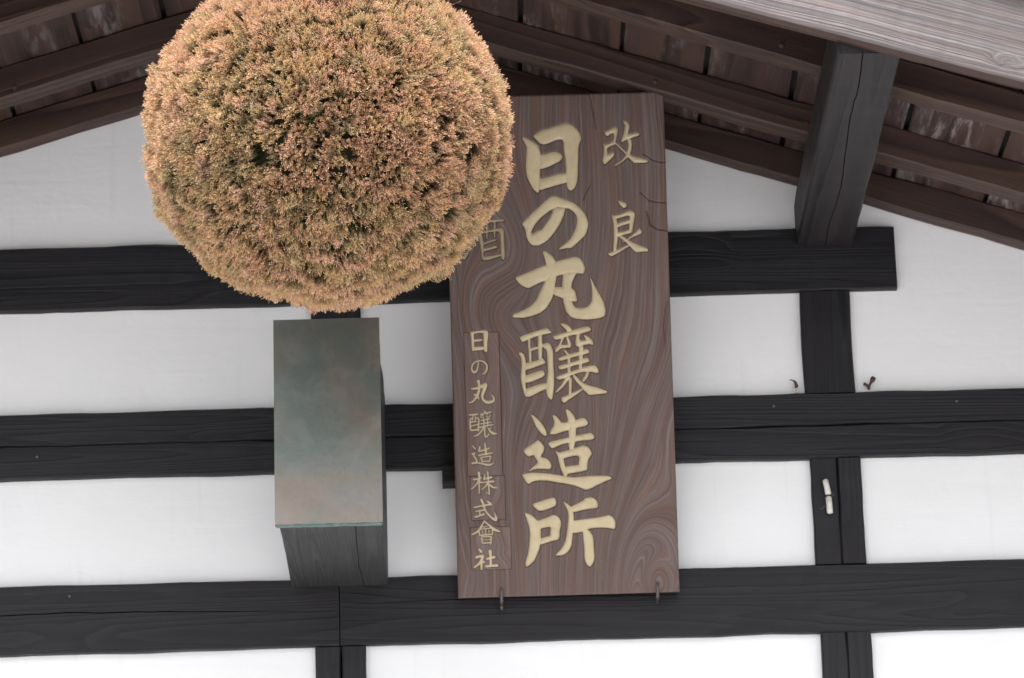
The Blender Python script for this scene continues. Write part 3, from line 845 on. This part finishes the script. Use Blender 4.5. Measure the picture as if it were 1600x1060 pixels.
  [431,4198,434,4167,469,4150,503,4129,516,4104,523,4081,542,4073,555,4089,550,4117,533,4155,493,4188,459,4211],
 ]),
 ('small', [
  [316,3762,330,3746,510,3763,520,3781,506,3797,326,3780],
  [407,3775,394,3767,385,3655,397,3645,410,3653,419,3765],
  [457,3779,445,3771,441,3653,454,3644,466,3652,469,3770],
  [348,3678,331,3667,329,3618,328,3554,332,3490,336,3440,354,3430,369,3443,365,3492,361,3555,362,3617,364,3666],
  [333,3682,345,3671,413,3685,419,3701,407,3712,340,3697],
  [457,3702,467,3689,489,3689,504,3685,508,3661,509,3618,502,3563,495,3506,494,3458,496,3424,516,3413,534,3428,530,3459,528,3504,535,3559,543,3616,542,3665,530,3706,493,3719,466,3716],
  [341,3615,354,3600,483,3616,492,3633,479,3647,350,3632],
  [345,3532,358,3520,499,3549,506,3566,493,3578,352,3548],
  [339,3443,355,3425,512,3441,523,3461,508,3479,351,3463],
  [635,3864,627,3849,646,3793,673,3790,686,3814,651,3862],
  [547,3765,562,3751,614,3763,680,3778,744,3791,793,3801,801,3819,786,3834,737,3824,673,3811,607,3796,554,3784],
  [607,3771,595,3772,570,3741,553,3702,594,3688,636,3698,632,3735,617,3765,605,3766,600,3756,614,3729,622,3710,595,3707,571,3709,586,3731,610,3760],
  [713,3792,701,3790,683,3752,679,3707,729,3702,777,3718,773,3753,757,3779,745,3779,741,3768,756,3746,763,3731,726,3721,692,3720,701,3746,719,3782],
  [552,3642,562,3632,765,3665,772,3679,761,3690,558,3656],
  [544,3572,554,3561,791,3595,798,3608,787,3619,551,3585],
  [517,3500,531,3487,599,3501,683,3518,762,3529,823,3536,832,3553,819,3568,758,3560,678,3549,592,3532,525,3517],
  [628,3690,616,3681,617,3518,630,3510,642,3518,641,3681],
  [710,3710,697,3702,691,3539,703,3530,715,3538,722,3701],
  [636,3536,612,3532,591,3488,562,3435,526,3394,487,3363,444,3344,409,3333,403,3321,413,3311,452,3317,504,3333,550,3369,591,3414,625,3470,647,3515],
  [647,3530,629,3519,624,3428,622,3331,641,3287,682,3284,715,3318,740,3354,733,3374,712,3373,689,3339,665,3312,667,3312,660,3334,660,3427,663,3517],
  [700,3516,695,3507,708,3468,729,3419,756,3377,800,3344,860,3346,905,3359,909,3364,906,3370,864,3384,821,3402,792,3418,761,3442,731,3481,710,3514],
  [785,3508,773,3510,727,3460,729,3448,742,3447,788,3496],
 ]),
 ('small', [
  [377,3140,372,3124,418,3044,447,3044,456,3072,394,3140],
  [352,2942,369,2934,402,2951,410,2963,394,2959,382,2910,407,2873,430,2847,438,2810,443,2775,460,2765,476,2778,475,2815,466,2864,436,2897,417,2915,431,2945,438,2996,385,2984,353,2961],
  [339,2759,361,2738,405,2749,467,2756,542,2739,619,2717,681,2702,741,2701,795,2734,829,2768,830,2773,825,2776,781,2762,731,2751,687,2752,629,2759,551,2778,470,2796,400,2794,351,2787],
  [537,3124,515,3115,489,3004,505,2986,527,2995,553,3107],
  [495,3006,512,2990,568,3001,638,3017,697,3036,741,3051,747,3074,728,3087,685,3072,628,3054,560,3038,505,3027],
  [628,3189,612,3172,619,3124,627,3061,630,2988,632,2928,652,2914,672,2928,674,2989,674,3065,662,3131,650,3179],
  [483,2919,499,2904,556,2916,633,2931,720,2943,790,2951,800,2971,786,2987,715,2979,627,2967,549,2952,491,2939],
  [540,2892,528,2875,565,2778,585,2773,596,2790,560,2887],
  [540,2876,552,2863,641,2876,731,2887,736,2889,728,2886,715,2837,700,2791,712,2776,730,2781,748,2826,764,2875,766,2910,729,2920,636,2907,547,2892],
  [570,2795,582,2780,728,2787,738,2803,726,2818,580,2811],
 ]),
 ('small', [
  [487,2603,458,2574,471,2528,484,2461,483,2381,478,2294,479,2202,481,2131,495,2121,509,2131,508,2202,510,2293,517,2379,524,2461,525,2534,524,2584],
  [361,2423,378,2406,421,2415,475,2426,521,2438,554,2447,563,2469,544,2484,511,2476,466,2464,414,2453,371,2445],
  [498,2440,474,2436,453,2387,420,2328,367,2280,320,2243,321,2224,339,2218,388,2255,446,2307,485,2369,510,2420],
  [496,2399,495,2385,534,2344,557,2351,558,2374,509,2403],
  [675,2599,656,2584,661,2530,667,2455,669,2374,672,2287,679,2189,685,2113,703,2102,718,2115,714,2191,708,2289,704,2375,700,2457,698,2532,696,2586],
  [618,2531,599,2522,576,2423,596,2404,620,2415,632,2517],
  [595,2431,608,2420,768,2446,779,2475,756,2495,601,2447],
  [525,2358,537,2346,589,2350,660,2355,740,2357,805,2357,820,2380,804,2402,738,2397,657,2391,586,2381,533,2373],
  [688,2365,666,2366,636,2326,599,2279,563,2246,535,2224,535,2209,549,2204,581,2224,623,2256,664,2304,695,2344],
  [697,2339,693,2325,714,2285,756,2241,824,2231,878,2233,886,2242,880,2253,831,2267,779,2286,742,2312,712,2340],
  [709,2108,710,2125,694,2136,669,2150,634,2165,605,2177,600,2174,601,2169,627,2152,658,2131,679,2115,694,2103],
 ]),
 ('small', [
  [363,1852,379,1837,444,1850,536,1865,652,1877,749,1885,762,1909,744,1930,647,1918,530,1902,437,1885,372,1872],
  [637,1982,638,1960,703,1905,735,1918,734,1952,657,1990],
  [517,2036,500,2006,521,1968,547,1915,567,1849,591,1778,628,1719,668,1669,707,1627,745,1593,787,1565,841,1557,856,1610,841,1651,821,1703,802,1748,797,1750,793,1746,795,1698,797,1641,801,1604,812,1611,810,1617,775,1635,738,1661,700,1698,660,1742,626,1794,605,1860,588,1928,567,1988,551,2030],
  [391,1768,403,1755,589,1780,599,1800,584,1816,399,1784],
  [490,1789,475,1778,478,1688,494,1678,509,1689,506,1779],
  [373,1649,391,1633,433,1646,487,1662,546,1679,592,1693,599,1720,576,1735,533,1716,477,1694,423,1681,382,1672],
 ]),
 ('small', [
  [583,1581,565,1579,534,1526,493,1461,457,1410,417,1368,358,1333,308,1310,304,1289,322,1279,375,1301,440,1337,487,1385,525,1440,563,1509,591,1565],
  [571,1578,569,1562,611,1521,666,1466,714,1410,771,1359,847,1336,906,1329,916,1336,912,1348,863,1378,804,1415,749,1451,690,1493,631,1542,587,1582],
  [518,1444,528,1434,640,1449,646,1462,637,1472,524,1456],
  [462,1407,447,1395,456,1283,472,1273,487,1285,479,1397],
  [455,1401,464,1389,744,1409,752,1422,743,1434,462,1414],
  [744,1438,728,1427,730,1293,746,1282,761,1293,759,1427],
  [455,1282,466,1266,746,1277,756,1293,745,1309,465,1298],
  [603,1417,591,1409,591,1286,603,1277,615,1286,616,1409],
  [528,1384,520,1375,535,1313,546,1309,555,1318,539,1380],
  [663,1386,654,1378,663,1316,674,1310,683,1319,674,1381],
  [514,1255,499,1242,512,1108,529,1098,543,1111,530,1245],
  [493,1244,504,1230,722,1234,732,1249,721,1263,503,1259],
  [715,1262,696,1251,680,1089,697,1075,716,1086,732,1247],
  [517,1182,524,1172,703,1176,710,1186,703,1196,524,1192],
  [517,1117,528,1101,696,1106,707,1121,695,1137,528,1133],
 ]),
 ('small', [
  [441,1005,436,979,481,913,523,919,531,960,468,1009],
  [366,822,392,798,423,807,464,817,508,824,542,829,557,861,532,886,498,879,453,869,411,861,379,854],
  [545,878,509,869,491,819,466,762,438,723,406,690,366,660,332,639,330,617,349,608,387,625,435,653,476,688,514,733,545,795,566,846],
  [501,765,475,748,472,575,495,558,519,573,526,746],
  [514,754,512,734,540,700,568,707,571,735,534,759],
  [678,989,638,956,650,910,661,841,663,740,661,652,688,634,715,652,714,740,715,843,718,915,722,963],
  [586,785,608,765,783,797,798,831,771,856,597,813],
  [563,631,585,608,635,614,701,621,774,621,834,619,855,651,833,682,773,678,697,672,629,665,578,658],
 ]),
]


SW, SH, ST = 0.4555, 1.0392, 0.034
U = Vector((0.9999986, 0, 0.00166722)); Vv = Vector((-0.00162215, -0.23095136, 0.97296394))
sign = empty('carved_sign', (-0.12673, -0.06, 3.52246), 'tall weathered wooden board with carved gold characters leaning out from the wall', 'sign')
frame(sign, (-0.12673, -0.06, 3.52246), U, Vv)

def chaikin(p, n=1):
    p = np.array(p, dtype=float)
    for _ in range(n):
        q = np.roll(p, -1, 0)
        p = np.stack([p * 0.78 + q * 0.22, p * 0.22 + q * 0.78], 1).reshape(-1, 2)
    return p

def poly_sdf(X, Y, poly):
    a = poly; b = np.roll(poly, -1, 0)
    px = X.ravel()[:, None]; py = Y.ravel()[:, None]
    d = b - a
    L2 = (d ** 2).sum(1) + 1e-14
    t = np.clip(((px - a[:, 0]) * d[:, 0] + (py - a[:, 1]) * d[:, 1]) / L2, 0, 1)
    dx = px - (a[:, 0] + t * d[:, 0]); dy = py - (a[:, 1] + t * d[:, 1])
    dist = np.sqrt((dx * dx + dy * dy).min(1))
    c1 = (a[:, 1] > py) != (b[:, 1] > py)
    xi = a[:, 0] + (py - a[:, 1]) * d[:, 0] / np.where(d[:, 1] == 0, 1e-12, d[:, 1])
    inside = (np.sum(c1 & (px < xi), 1) % 2) == 1
    return np.where(inside, -dist, dist).reshape(X.shape)

def add_sdf(S, u, v, polys, pad=0.005):
    for p in polys:
        i0, i1 = np.searchsorted(u, [p[:, 0].min() - pad, p[:, 0].max() + pad])
        j0, j1 = np.searchsorted(v, [p[:, 1].min() - pad, p[:, 1].max() + pad])
        if i1 <= i0 or j1 <= j0: continue
        XX, YY = np.meshgrid(u[i0:i1], v[j0:j1])
        S[j0:j1, i0:i1] = np.minimum(S[j0:j1, i0:i1], poly_sdf(XX, YY, p))
    return S

glyphs = []
for kind, polys in GLYPHS:
    ps = [chaikin(np.array(p, dtype=float).reshape(-1, 2) * 1e-4, 1) for p in polys]
    glyphs.append((kind, ps))

def ss(x): x = np.clip(x, 0, 1); return x * x * (3 - 2 * x)

PATCHES = [(0.0262, 0.0982, 0.2508, 0.5470, 0), (0.0308, 0.1020, 0.1595, 0.2495, 1), (0.0285, 0.1110, 0.0572, 0.1445, 2)]
CRACKS = [([(0.3005, 1.041), (0.3063, 1.0139), (0.3119, 0.9802), (0.313, 0.965)], 0.0012, 0.004),
          ([(0.4095, 0.9104), (0.429, 0.8964), (0.4450, 0.8918), (0.456, 0.891)], 0.0010, 0.004),
          ([(0.4003, 0.8303), (0.4197, 0.8124), (0.436, 0.808), (0.4560, 0.8075)], 0.0012, 0.004),
          ([(0.4123, 0.7898), (0.4194, 0.7629), (0.4323, 0.7518), (0.4560, 0.7480)], 0.0013, 0.005),
          ([(0.298, 0.848), (0.286, 0.828), (0.280, 0.815)], 0.0008, 0.003),
          ([(0.0, 0.735), (0.012, 0.70), (0.02, 0.62)], 0.0008, 0.003),
          ([(0.448, 0.60), (0.440, 0.55), (0.443, 0.50)], 0.0008, 0.003),
          ([(0.205, 0.32), (0.212, 0.285), (0.218, 0.25)], 0.0006, 0.002)]

def relief(u, v, cracks=True, field_seed=0):
    UU, VV = np.meshgrid(u, v)
    Sb = np.full(UU.shape, 1.0); Sm = np.full(UU.shape, 1.0)
    for kind, ps in glyphs:
        add_sdf(Sm if kind == 'small' else Sb, u, v, ps)
    h = -0.0044 * ss((0.0012 - Sb) / 0.0014)
    h = np.minimum(h, -0.0022 * ss((0.0012 - Sm) / 0.0014))
    if cracks:
        for pts, w, d in CRACKS:
            pts = np.array(pts)
            # densify with a wobble
            t = np.linspace(0, len(pts) - 1, 30)
            q = np.stack([np.interp(t, np.arange(len(pts)), pts[:, 0]), np.interp(t, np.arange(len(pts)), pts[:, 1])], 1)
            q[1:-1] += np.random.default_rng(7).normal(0, 0.0006, (28, 2))
            i0, i1 = np.searchsorted(u, [q[:, 0].min() - .004, q[:, 0].max() + .004]); j0, j1 = np.searchsorted(v, [q[:, 1].min() - .004, q[:, 1].max() + .004])
            if i1 <= i0 or j1 <= j0: continue
            XX, YY = np.meshgrid(u[i0:i1], v[j0:j1])
            a = q[:-1]; dd = q[1:] - a
            px = XX.ravel()[:, None]; py = YY.ravel()[:, None]
            tt = np.clip(((px - a[:, 0]) * dd[:, 0] + (py - a[:, 1]) * dd[:, 1]) / ((dd ** 2).sum(1) + 1e-12), 0, 1)
            ds = np.sqrt(((px - a[:, 0] - tt * dd[:, 0]) ** 2 + (py - a[:, 1] - tt * dd[:, 1]) ** 2).min(1)).reshape(XX.shape)
            h[j0:j1, i0:i1] = np.minimum(h[j0:j1, i0:i1], -d * ss((w * 1.6 - ds) / (w * 1.6)))
    return UU, VV, h

def main_grain(UU, VV):
    nv, nu = UU.shape
    F = 72 * UU
    F = F + 17.0 * np.exp(-((UU - 0.372) / 0.100) ** 2 - ((VV + 0.02) / 0.27) ** 2)
    F = F - 6.0 * np.exp(-((UU - 0.41) / 0.03) ** 2 - ((VV - 0.015) / 0.05) ** 2)
    F = F + 6.0 * np.exp(-((UU - 0.52) / 0.16) ** 2 - ((VV - 0.34) / 0.14) ** 2)
    F = F - 5.0 * np.exp(-((UU - 0.125) / 0.065) ** 2 - ((VV - 0.71) / 0.12) ** 2)
    F = F + 4.0 * np.exp(-((UU - 0.10) / 0.07) ** 2 - ((VV - 0.60) / 0.09) ** 2)
    F = F - 3.2 * np.exp(-((UU - 0.19) / 0.06) ** 2 - ((VV - 0.43) / 0.11) ** 2)
    F = F + 2.6 * np.exp(-((UU - 0.30) / 0.07) ** 2 - ((VV - 0.50) / 0.14) ** 2)
    F = F - 3.0 * np.exp(-((UU - 0.06) / 0.06) ** 2 - ((VV - 0.03) / 0.16) ** 2)
    F = F * 1.75
    F = F + 1.6 * smooth2(nu, nv, 4, 5, 31) + 0.5 * smooth2(nu, nv, 12, 9, 32) + 0.12 * smooth2(nu, nv, 50, 40, 33)
    return F

nu, nv = 380, 866
u = np.linspace(0, SW, nu); v = np.linspace(0, SH, nv)
UU, VV, h = relief(u, v)
for (a, b_, c, d, k) in PATCHES:
    g = 0.0006
    m = (UU > a - g) & (UU < b_ + g) & (VV > c - g) & (VV < d + g)
    h[m] = np.minimum(h[m], -0.0030)
F = main_grain(UU, VV)
fr = F % 1.0
h = h + 0.00035 * np.where(fr < 0.85, 0.0, 1.0) * (h > -0.0004)
ed = np.minimum(np.minimum(UU, SW - UU), np.minimum(VV, SH - VV))
h = h - np.clip(0.003 - ed, 0, 1) * 0.7
grain = np.stack([F, VV, UU], -1)
height_board('board', nu, nv, SW, SH, h, ST, grain, M_sign, sign)

for (a, b_, c, d, k) in PATCHES:
    nu2 = int((b_ - a) / 0.0009); nv2 = int((d - c) / 0.0009)
    u = np.linspace(a, b_, nu2); v = np.linspace(c, d, nv2)
    UU, VV, h = relief(u, v, cracks=False)
    h = h + 0.0005
    ed = np.minimum(np.minimum(UU - a, b_ - UU), np.minimum(VV - c, d - VV))
    h = h - np.clip(0.0009 - ed, 0, 1) * 0.8
    F = 75 * UU + 5 * k + 0.9 * smooth2(nu2, nv2, 2, 4, 60 + k) + 0.3 * smooth2(nu2, nv2, 6, 8, 70 + k)
    grain = np.stack([F, VV + k, UU], -1)
    height_board('inlaid_strip', nu2, nv2, b_ - a, d - c, h, 0.003, grain, M_inlay, sign, u0=a, v0=c)

def glyph_mesh(kind, ps, mat=None):
    g = {'big': 0.0011, 'mid': 0.0009, 'small': 0.00055}[kind]
    allp = np.concatenate(ps)
    u = np.arange(allp[:, 0].min() - 2 * g, allp[:, 0].max() + 3 * g, g)
    v = np.arange(allp[:, 1].min() - 2 * g, allp[:, 1].max() + 3 * g, g)
    S = add_sdf(np.full((len(v), len(u)), 0.006), u, v, ps, pad=0.005)
    UU, VV = np.meshgrid(u, v)
    gy, gx = np.gradient(S, g)
    gl = np.sqrt(gx ** 2 + gy ** 2) + 1e-6
    out = np.clip(S, 0, 1.5 * g)
    UU = UU - gx / gl * out; VV = VV - gy / gl * out
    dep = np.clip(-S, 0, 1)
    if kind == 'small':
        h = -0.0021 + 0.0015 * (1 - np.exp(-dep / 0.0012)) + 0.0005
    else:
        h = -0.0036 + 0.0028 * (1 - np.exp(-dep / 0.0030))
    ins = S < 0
    cell = ins[:-1, :-1] | ins[1:, :-1] | ins[:-1, 1:] | ins[1:, 1:]
    idx = np.arange(S.size).reshape(S.shape)
    F = np.stack([idx[:-1, :-1], idx[:-1, 1:], idx[1:, 1:], idx[1:, :-1]], -1)[cell]
    used = np.unique(F)
    rm = np.full(S.size, -1); rm[used] = np.arange(len(used))
    P = np.stack([UU, -h, VV], -1).reshape(-1, 3)[used]
    dd = dep.ravel()[used] / (0.0030 if kind != 'small' else 0.0012)
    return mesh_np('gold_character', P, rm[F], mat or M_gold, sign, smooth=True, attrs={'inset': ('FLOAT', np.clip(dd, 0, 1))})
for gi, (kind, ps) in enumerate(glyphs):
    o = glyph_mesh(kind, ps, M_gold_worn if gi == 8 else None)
    if gi == 8:
        o['label'] = 'worn brownish character half hidden beside the cedar ball'

# iron hooks under the sign
def place_on_sign(uu, hh, vv):
    return Vector((-0.12673, -0.06, 3.52246)) + U * uu + Vv * vv + Vector((0.000385, -0.972965, -0.230951)) * hh
for i, (uu, v0_, v1_, lab) in enumerate(((0.0890, 0.024, -0.002, 'left iron hook gripping the bottom edge of the carved sign'),
                                       (0.4100, 0.026, 0.002, 'right iron hook gripping the bottom edge of the carved sign'))):
    hk = empty('iron_hook', place_on_sign(uu, 0, 0), lab, 'hook', group='iron hooks holding the sign')
    base = place_on_sign(uu, 0, 0)
    P = [place_on_sign(uu, 0.0035, v0_ - 0.004), place_on_sign(uu, 0.0035, v0_ * 0.5), place_on_sign(uu, 0.004, 0.004), place_on_sign(uu, 0.004, -0.007),
         place_on_sign(uu, -0.012, -0.011), Vector((base.x, -0.015, base.z - 0.014))]
    o = tube('shank', [p - base for p in P], [0.0012, 0.0026, 0.0032, 0.0034, 0.0034, 0.003], M_iron, hk)
    Q = [Vector((base.x, -0.030, base.z - 0.010)), Vector((base.x, -0.034, base.z + v1_ - 0.012)), Vector((base.x, -0.024, base.z + v1_ - 0.019))]
    if i == 0:
        tube('tail', [p - base for p in Q], [0.003, 0.004, 0.0012], M_iron, hk)
# hanging irons between the sign's top edge and the wall
for uu in (0.09, 0.37):
    a = place_on_sign(uu, -0.02, SH - 0.003)
    tube('hanging_rod', [sign.matrix_basis.inverted() @ p for p in (a, Vector((a.x, -0.15, a.z + 0.02)), Vector((a.x, 0.0, a.z + 0.02)))], 0.004, M_iron, sign)

# ------------------------------------------------------------------ the cedar ball
BC = Vector((-0.3390, -1.08, 4.145)); RA, RB = 0.3285, 0.302
ball = empty('cedar_ball', BC, 'large round ball of dried brown cedar sprigs hanging under the ridge', 'cedar ball')

def sphere_np(name, rx, rz, mat, parent, nlat=40, nlon=64):
    th = np.linspace(0, math.pi, nlat); ph = np.linspace(0, 2 * math.pi, nlon, endpoint=False)
    T, Pp = np.meshgrid(th, ph, indexing='ij')
    r = 1 + 0.02 * np.sin(5 * T + 3 * Pp) * np.sin(4 * Pp)
    V = np.stack([rx * np.sin(T) * np.cos(Pp) * r, rx * np.sin(T) * np.sin(Pp) * r, rz * np.cos(T) * r], -1).reshape(-1, 3)
    idx = np.arange(nlat * nlon).reshape(nlat, nlon)
    F = np.stack([idx[:-1], idx[1:], np.roll(idx[1:], -1, 1), np.roll(idx[:-1], -1, 1)], -1).reshape(-1, 4)
    return mesh_np(name, V, F, mat, parent, smooth=True)
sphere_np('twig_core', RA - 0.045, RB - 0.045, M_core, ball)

def nrm(a): return a / (np.linalg.norm(a, axis=-1, keepdims=True) + 1e-9)
def cedar_sprigs():
    R = np.random.default_rng(77)
    NC, NS = 3000, 60000
    def fib(n):
        i = np.arange(n) + 0.5
        z = 1 - 2 * i / n; p = i * 2.399963
        s = np.sqrt(1 - z * z)
        return np.stack([s * np.cos(p), s * np.sin(p), z], 1)
    cd = nrm(fib(NC) + R.normal(0, 0.018, (NC, 3)))
    ctilt = R.normal(0, 0.26, (NC, 3)); clen = R.normal(0, 0.0046, NC); ccol = R.uniform(0, 1, NC)
    # broad patches share a colour
    K = nrm(R.normal(0, 1, (60, 3))); kc = R.uniform(0, 1, 60)
    near = (cd @ K.T).argmax(1)
    ccol = 0.55 * ccol + 0.45 * kc[near]
    cgreen = R.uniform(0, 1, NC) < 0.08 + 0.14 * np.clip(0.25 - cd[:, 2] * 0.5, 0, 1)
    ccol[cgreen] = 1.0; clen[cgreen] -= 0.010
    d = nrm(fib(NS) + R.normal(0, 0.010, (NS, 3)))
    # keep away from regularity: assign each sprig to its nearest clump (in chunks)
    own = np.empty(NS, dtype=int)
    for s in range(0, NS, 4000):
        own[s:s + 4000] = (d[s:s + 4000] @ cd.T).argmax(1)
    gap = R.uniform(0, 1, NC) < 0.085
    keep = ~(gap[own] & (R.uniform(0, 1, NS) < 0.85))
    d = d[keep]; own = own[keep]; NS = len(d)
    big = 0.006 * np.sin(d[:, 0] * 9 + 1) * np.sin(d[:, 2] * 8 + 2) + 0.0025 * np.sin(d[:, 1] * 17 + d[:, 2] * 15)
    # shear marks: the ball is clipped, so lengths vary little over it
    rad = clen[own] + R.normal(0, 0.0028, NS) + big
    axis = nrm(d + ctilt[own] * 0.9 + R.normal(0, 0.16, (NS, 3)) + np.array([0, 0, -0.06]))
    scale_el = np.array([RA, RA, RB])
    tip = d * (scale_el + 0.010) + d * rad[:, None]
    SL_ = 0.043
    base = tip - axis * SL_
    a1 = nrm(np.cross(axis, nrm(R.normal(0, 1, (NS, 3))))); a2 = np.cross(axis, a1)
    K_N = 13
    Vs, Fs, Ts = [], [], []
    rnd = R.uniform(0, 1, NS)
    cl = ccol[own]
    # needles
    k = np.arange(K_N)
    s_along = 0.45 + 0.55 * (k / (K_N - 1))                # where on the stem
    ang = k * 2.4
    NV = NS * K_N
    ang_ = ang[None, :] + R.uniform(0, 6.28, (NS, 1)) + R.normal(0, 0.25, (NS, K_N))
    rdir = a1[:, None, :] * np.cos(ang_)[..., None] + a2[:, None, :] * np.sin(ang_)[..., None]
    sa = s_along[None, :] + R.normal(0, 0.02, (NS, K_N))
    org = base[:, None, :] + axis[:, None, :] * (SL_ * sa)[..., None] * 0.93
    spread = (0.50 - 0.22 * s_along)[None, :] + R.normal(0, 0.10, (NS, K_N))
    ln = 0.0070 * (1.0 - 0.25 * s_along[None, :]) * R.uniform(0.75, 1.25, (NS, K_N))
    ndir = nrm(axis[:, None, :] + rdir * spread[..., None] * 1.25)
    bend = nrm(ndir + axis[:, None, :] * 0.35)
    side = np.cross(ndir, rdir); side = nrm(side + R.normal(0, 0.35, side.shape))
    w = 0.00095 * R.uniform(0.75, 1.25, (NS, K_N))
    p0 = org + rdir * 0.0012
    mid = p0 + ndir * (ln * 0.5)[..., None]
    end = mid + bend * (ln * 0.5)[..., None]
    A = p0 - side * (w * 0.8)[..., None]; B = p0 + side * (w * 0.8)[..., None]
    Cc = mid + side * w[..., None]; Dd = mid - side * w[..., None]
    V1 = np.stack([p0, Cc, end, Dd], 2).reshape(-1, 3)
    b0 = np.arange(NS * K_N) * 4
    Q = np.stack([b0, b0 + 1, b0 + 2, b0 + 3], 1)
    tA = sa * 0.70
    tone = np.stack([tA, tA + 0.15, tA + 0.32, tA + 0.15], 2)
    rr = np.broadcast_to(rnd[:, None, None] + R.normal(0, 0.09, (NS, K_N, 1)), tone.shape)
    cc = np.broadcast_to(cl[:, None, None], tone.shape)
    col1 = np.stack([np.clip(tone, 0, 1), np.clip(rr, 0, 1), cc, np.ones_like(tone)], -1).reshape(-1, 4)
    # stems: thin three sided spikes
    sr = 0.0016
    ring = np.array([[1, 0], [-0.5, 0.866], [-0.5, -0.866]])
    vb = base[:, None, :] + (a1[:, None, :] * ring[None, :, :1] + a2[:, None, :] * ring[None, :, 1:]) * sr
    V2 = np.concatenate([vb, (base + axis * SL_ * 0.98)[:, None, :]], 1).reshape(-1, 3)
    s0 = np.arange(NS) * 4 + len(V1)
    T2 = np.concatenate([np.stack([s0, s0 + 1, s0 + 3], 1), np.stack([s0 + 1, s0 + 2, s0 + 3], 1), np.stack([s0 + 2, s0, s0 + 3], 1)])
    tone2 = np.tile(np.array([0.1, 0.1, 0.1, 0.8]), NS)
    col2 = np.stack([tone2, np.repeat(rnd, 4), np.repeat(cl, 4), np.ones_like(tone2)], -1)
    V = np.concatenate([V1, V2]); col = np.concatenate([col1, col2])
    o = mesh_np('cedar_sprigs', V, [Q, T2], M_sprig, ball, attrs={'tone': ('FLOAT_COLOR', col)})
    o['kind'] = 'stuff'
    return o
cedar_sprigs()
tube('hanging_rope', [(0, 0, RB - 0.03), (0.004, 0, RB + 0.02), (0, 0.02, 4.73 - BC.z)], 0.008, M_rope, ball)

# ------------------------------------------------------------------ small hardware
h1 = empty('rusty_hook', (0.5945, -0.003, 3.972), 'rusty bent hook with a small ring on the plaster just left of the post', 'hook')
tube('bent_wire', [(-0.018, -0.022, 0.026), (-0.010, -0.022, 0.025), (-0.002, -0.02, 0.020), (0.002, -0.015, 0.010), (0.0, 0.004, 0.004)], [0.0015, 0.0018, 0.004, 0.0055, 0.003], M_rust, h1)
tube('ring', [(0.001 + 0.0055 * math.cos(a), -0.014, -0.004 + 0.0055 * math.sin(a)) for a in np.linspace(0, 2 * math.pi, 14, endpoint=False)], 0.0022, M_porcelain, h1, closed=True, seg=6)
h2 = empty('rusty_bolt', (0.748, -0.003, 3.972), 'rusty bolt with a splayed head on the plaster just right of the post', 'bolt')
tube('shaft', [(0.012, -0.026, 0.020), (0.004, -0.016, 0.008), (0.0, 0.004, 0.0)], [0.006, 0.0035, 0.003], M_rust, h2)
tube('head', [(0.010, -0.022, 0.017), (0.014, -0.030, 0.023)], 0.0075, M_rust, h2)
tube('prong', [(-0.014, -0.016, 0.010), (-0.004, -0.012, 0.006), (0.004, -0.004, -0.004)], [0.005, 0.0045, 0.002], M_rust, h2)
h1.scale = (0.72,) * 3; h2.scale = (0.72,) * 3
for _h in (h1, h2): _h.location.z -= 0.004
cl_ = empty('wiring_cleat', (0.648, BY, 3.728), 'pair of slim white porcelain wiring cleats on the split post', 'cleat')
tube('porcelain_tube', [(-0.005, -0.008, 0.036), (-0.004, -0.008, 0.034), (0.001, -0.008, 0.004), (0.001, -0.008, 0.003)], [0.004, 0.006, 0.0065, 0.004], M_porcelain, cl_)
tube('porcelain_tube', [(0.001, -0.008, -0.001), (0.001, -0.008, -0.003), (0.002, -0.008, -0.036), (0.002, -0.008, -0.038)], [0.004, 0.0065, 0.0065, 0.004], M_porcelain, cl_)
tube('wire', [(0.003, -0.010, 0.004), (0.010, -0.013, 0.007), (0.012, -0.014, 0.001), (0.007, -0.012, -0.002)], 0.0008, M_iron, cl_, seg=5)
tube('wire', [(-0.003, -0.010, -0.020), (-0.010, -0.013, -0.023), (-0.014, -0.014, -0.030), (-0.020, -0.014, -0.026)], 0.0008, M_iron, cl_, seg=5)
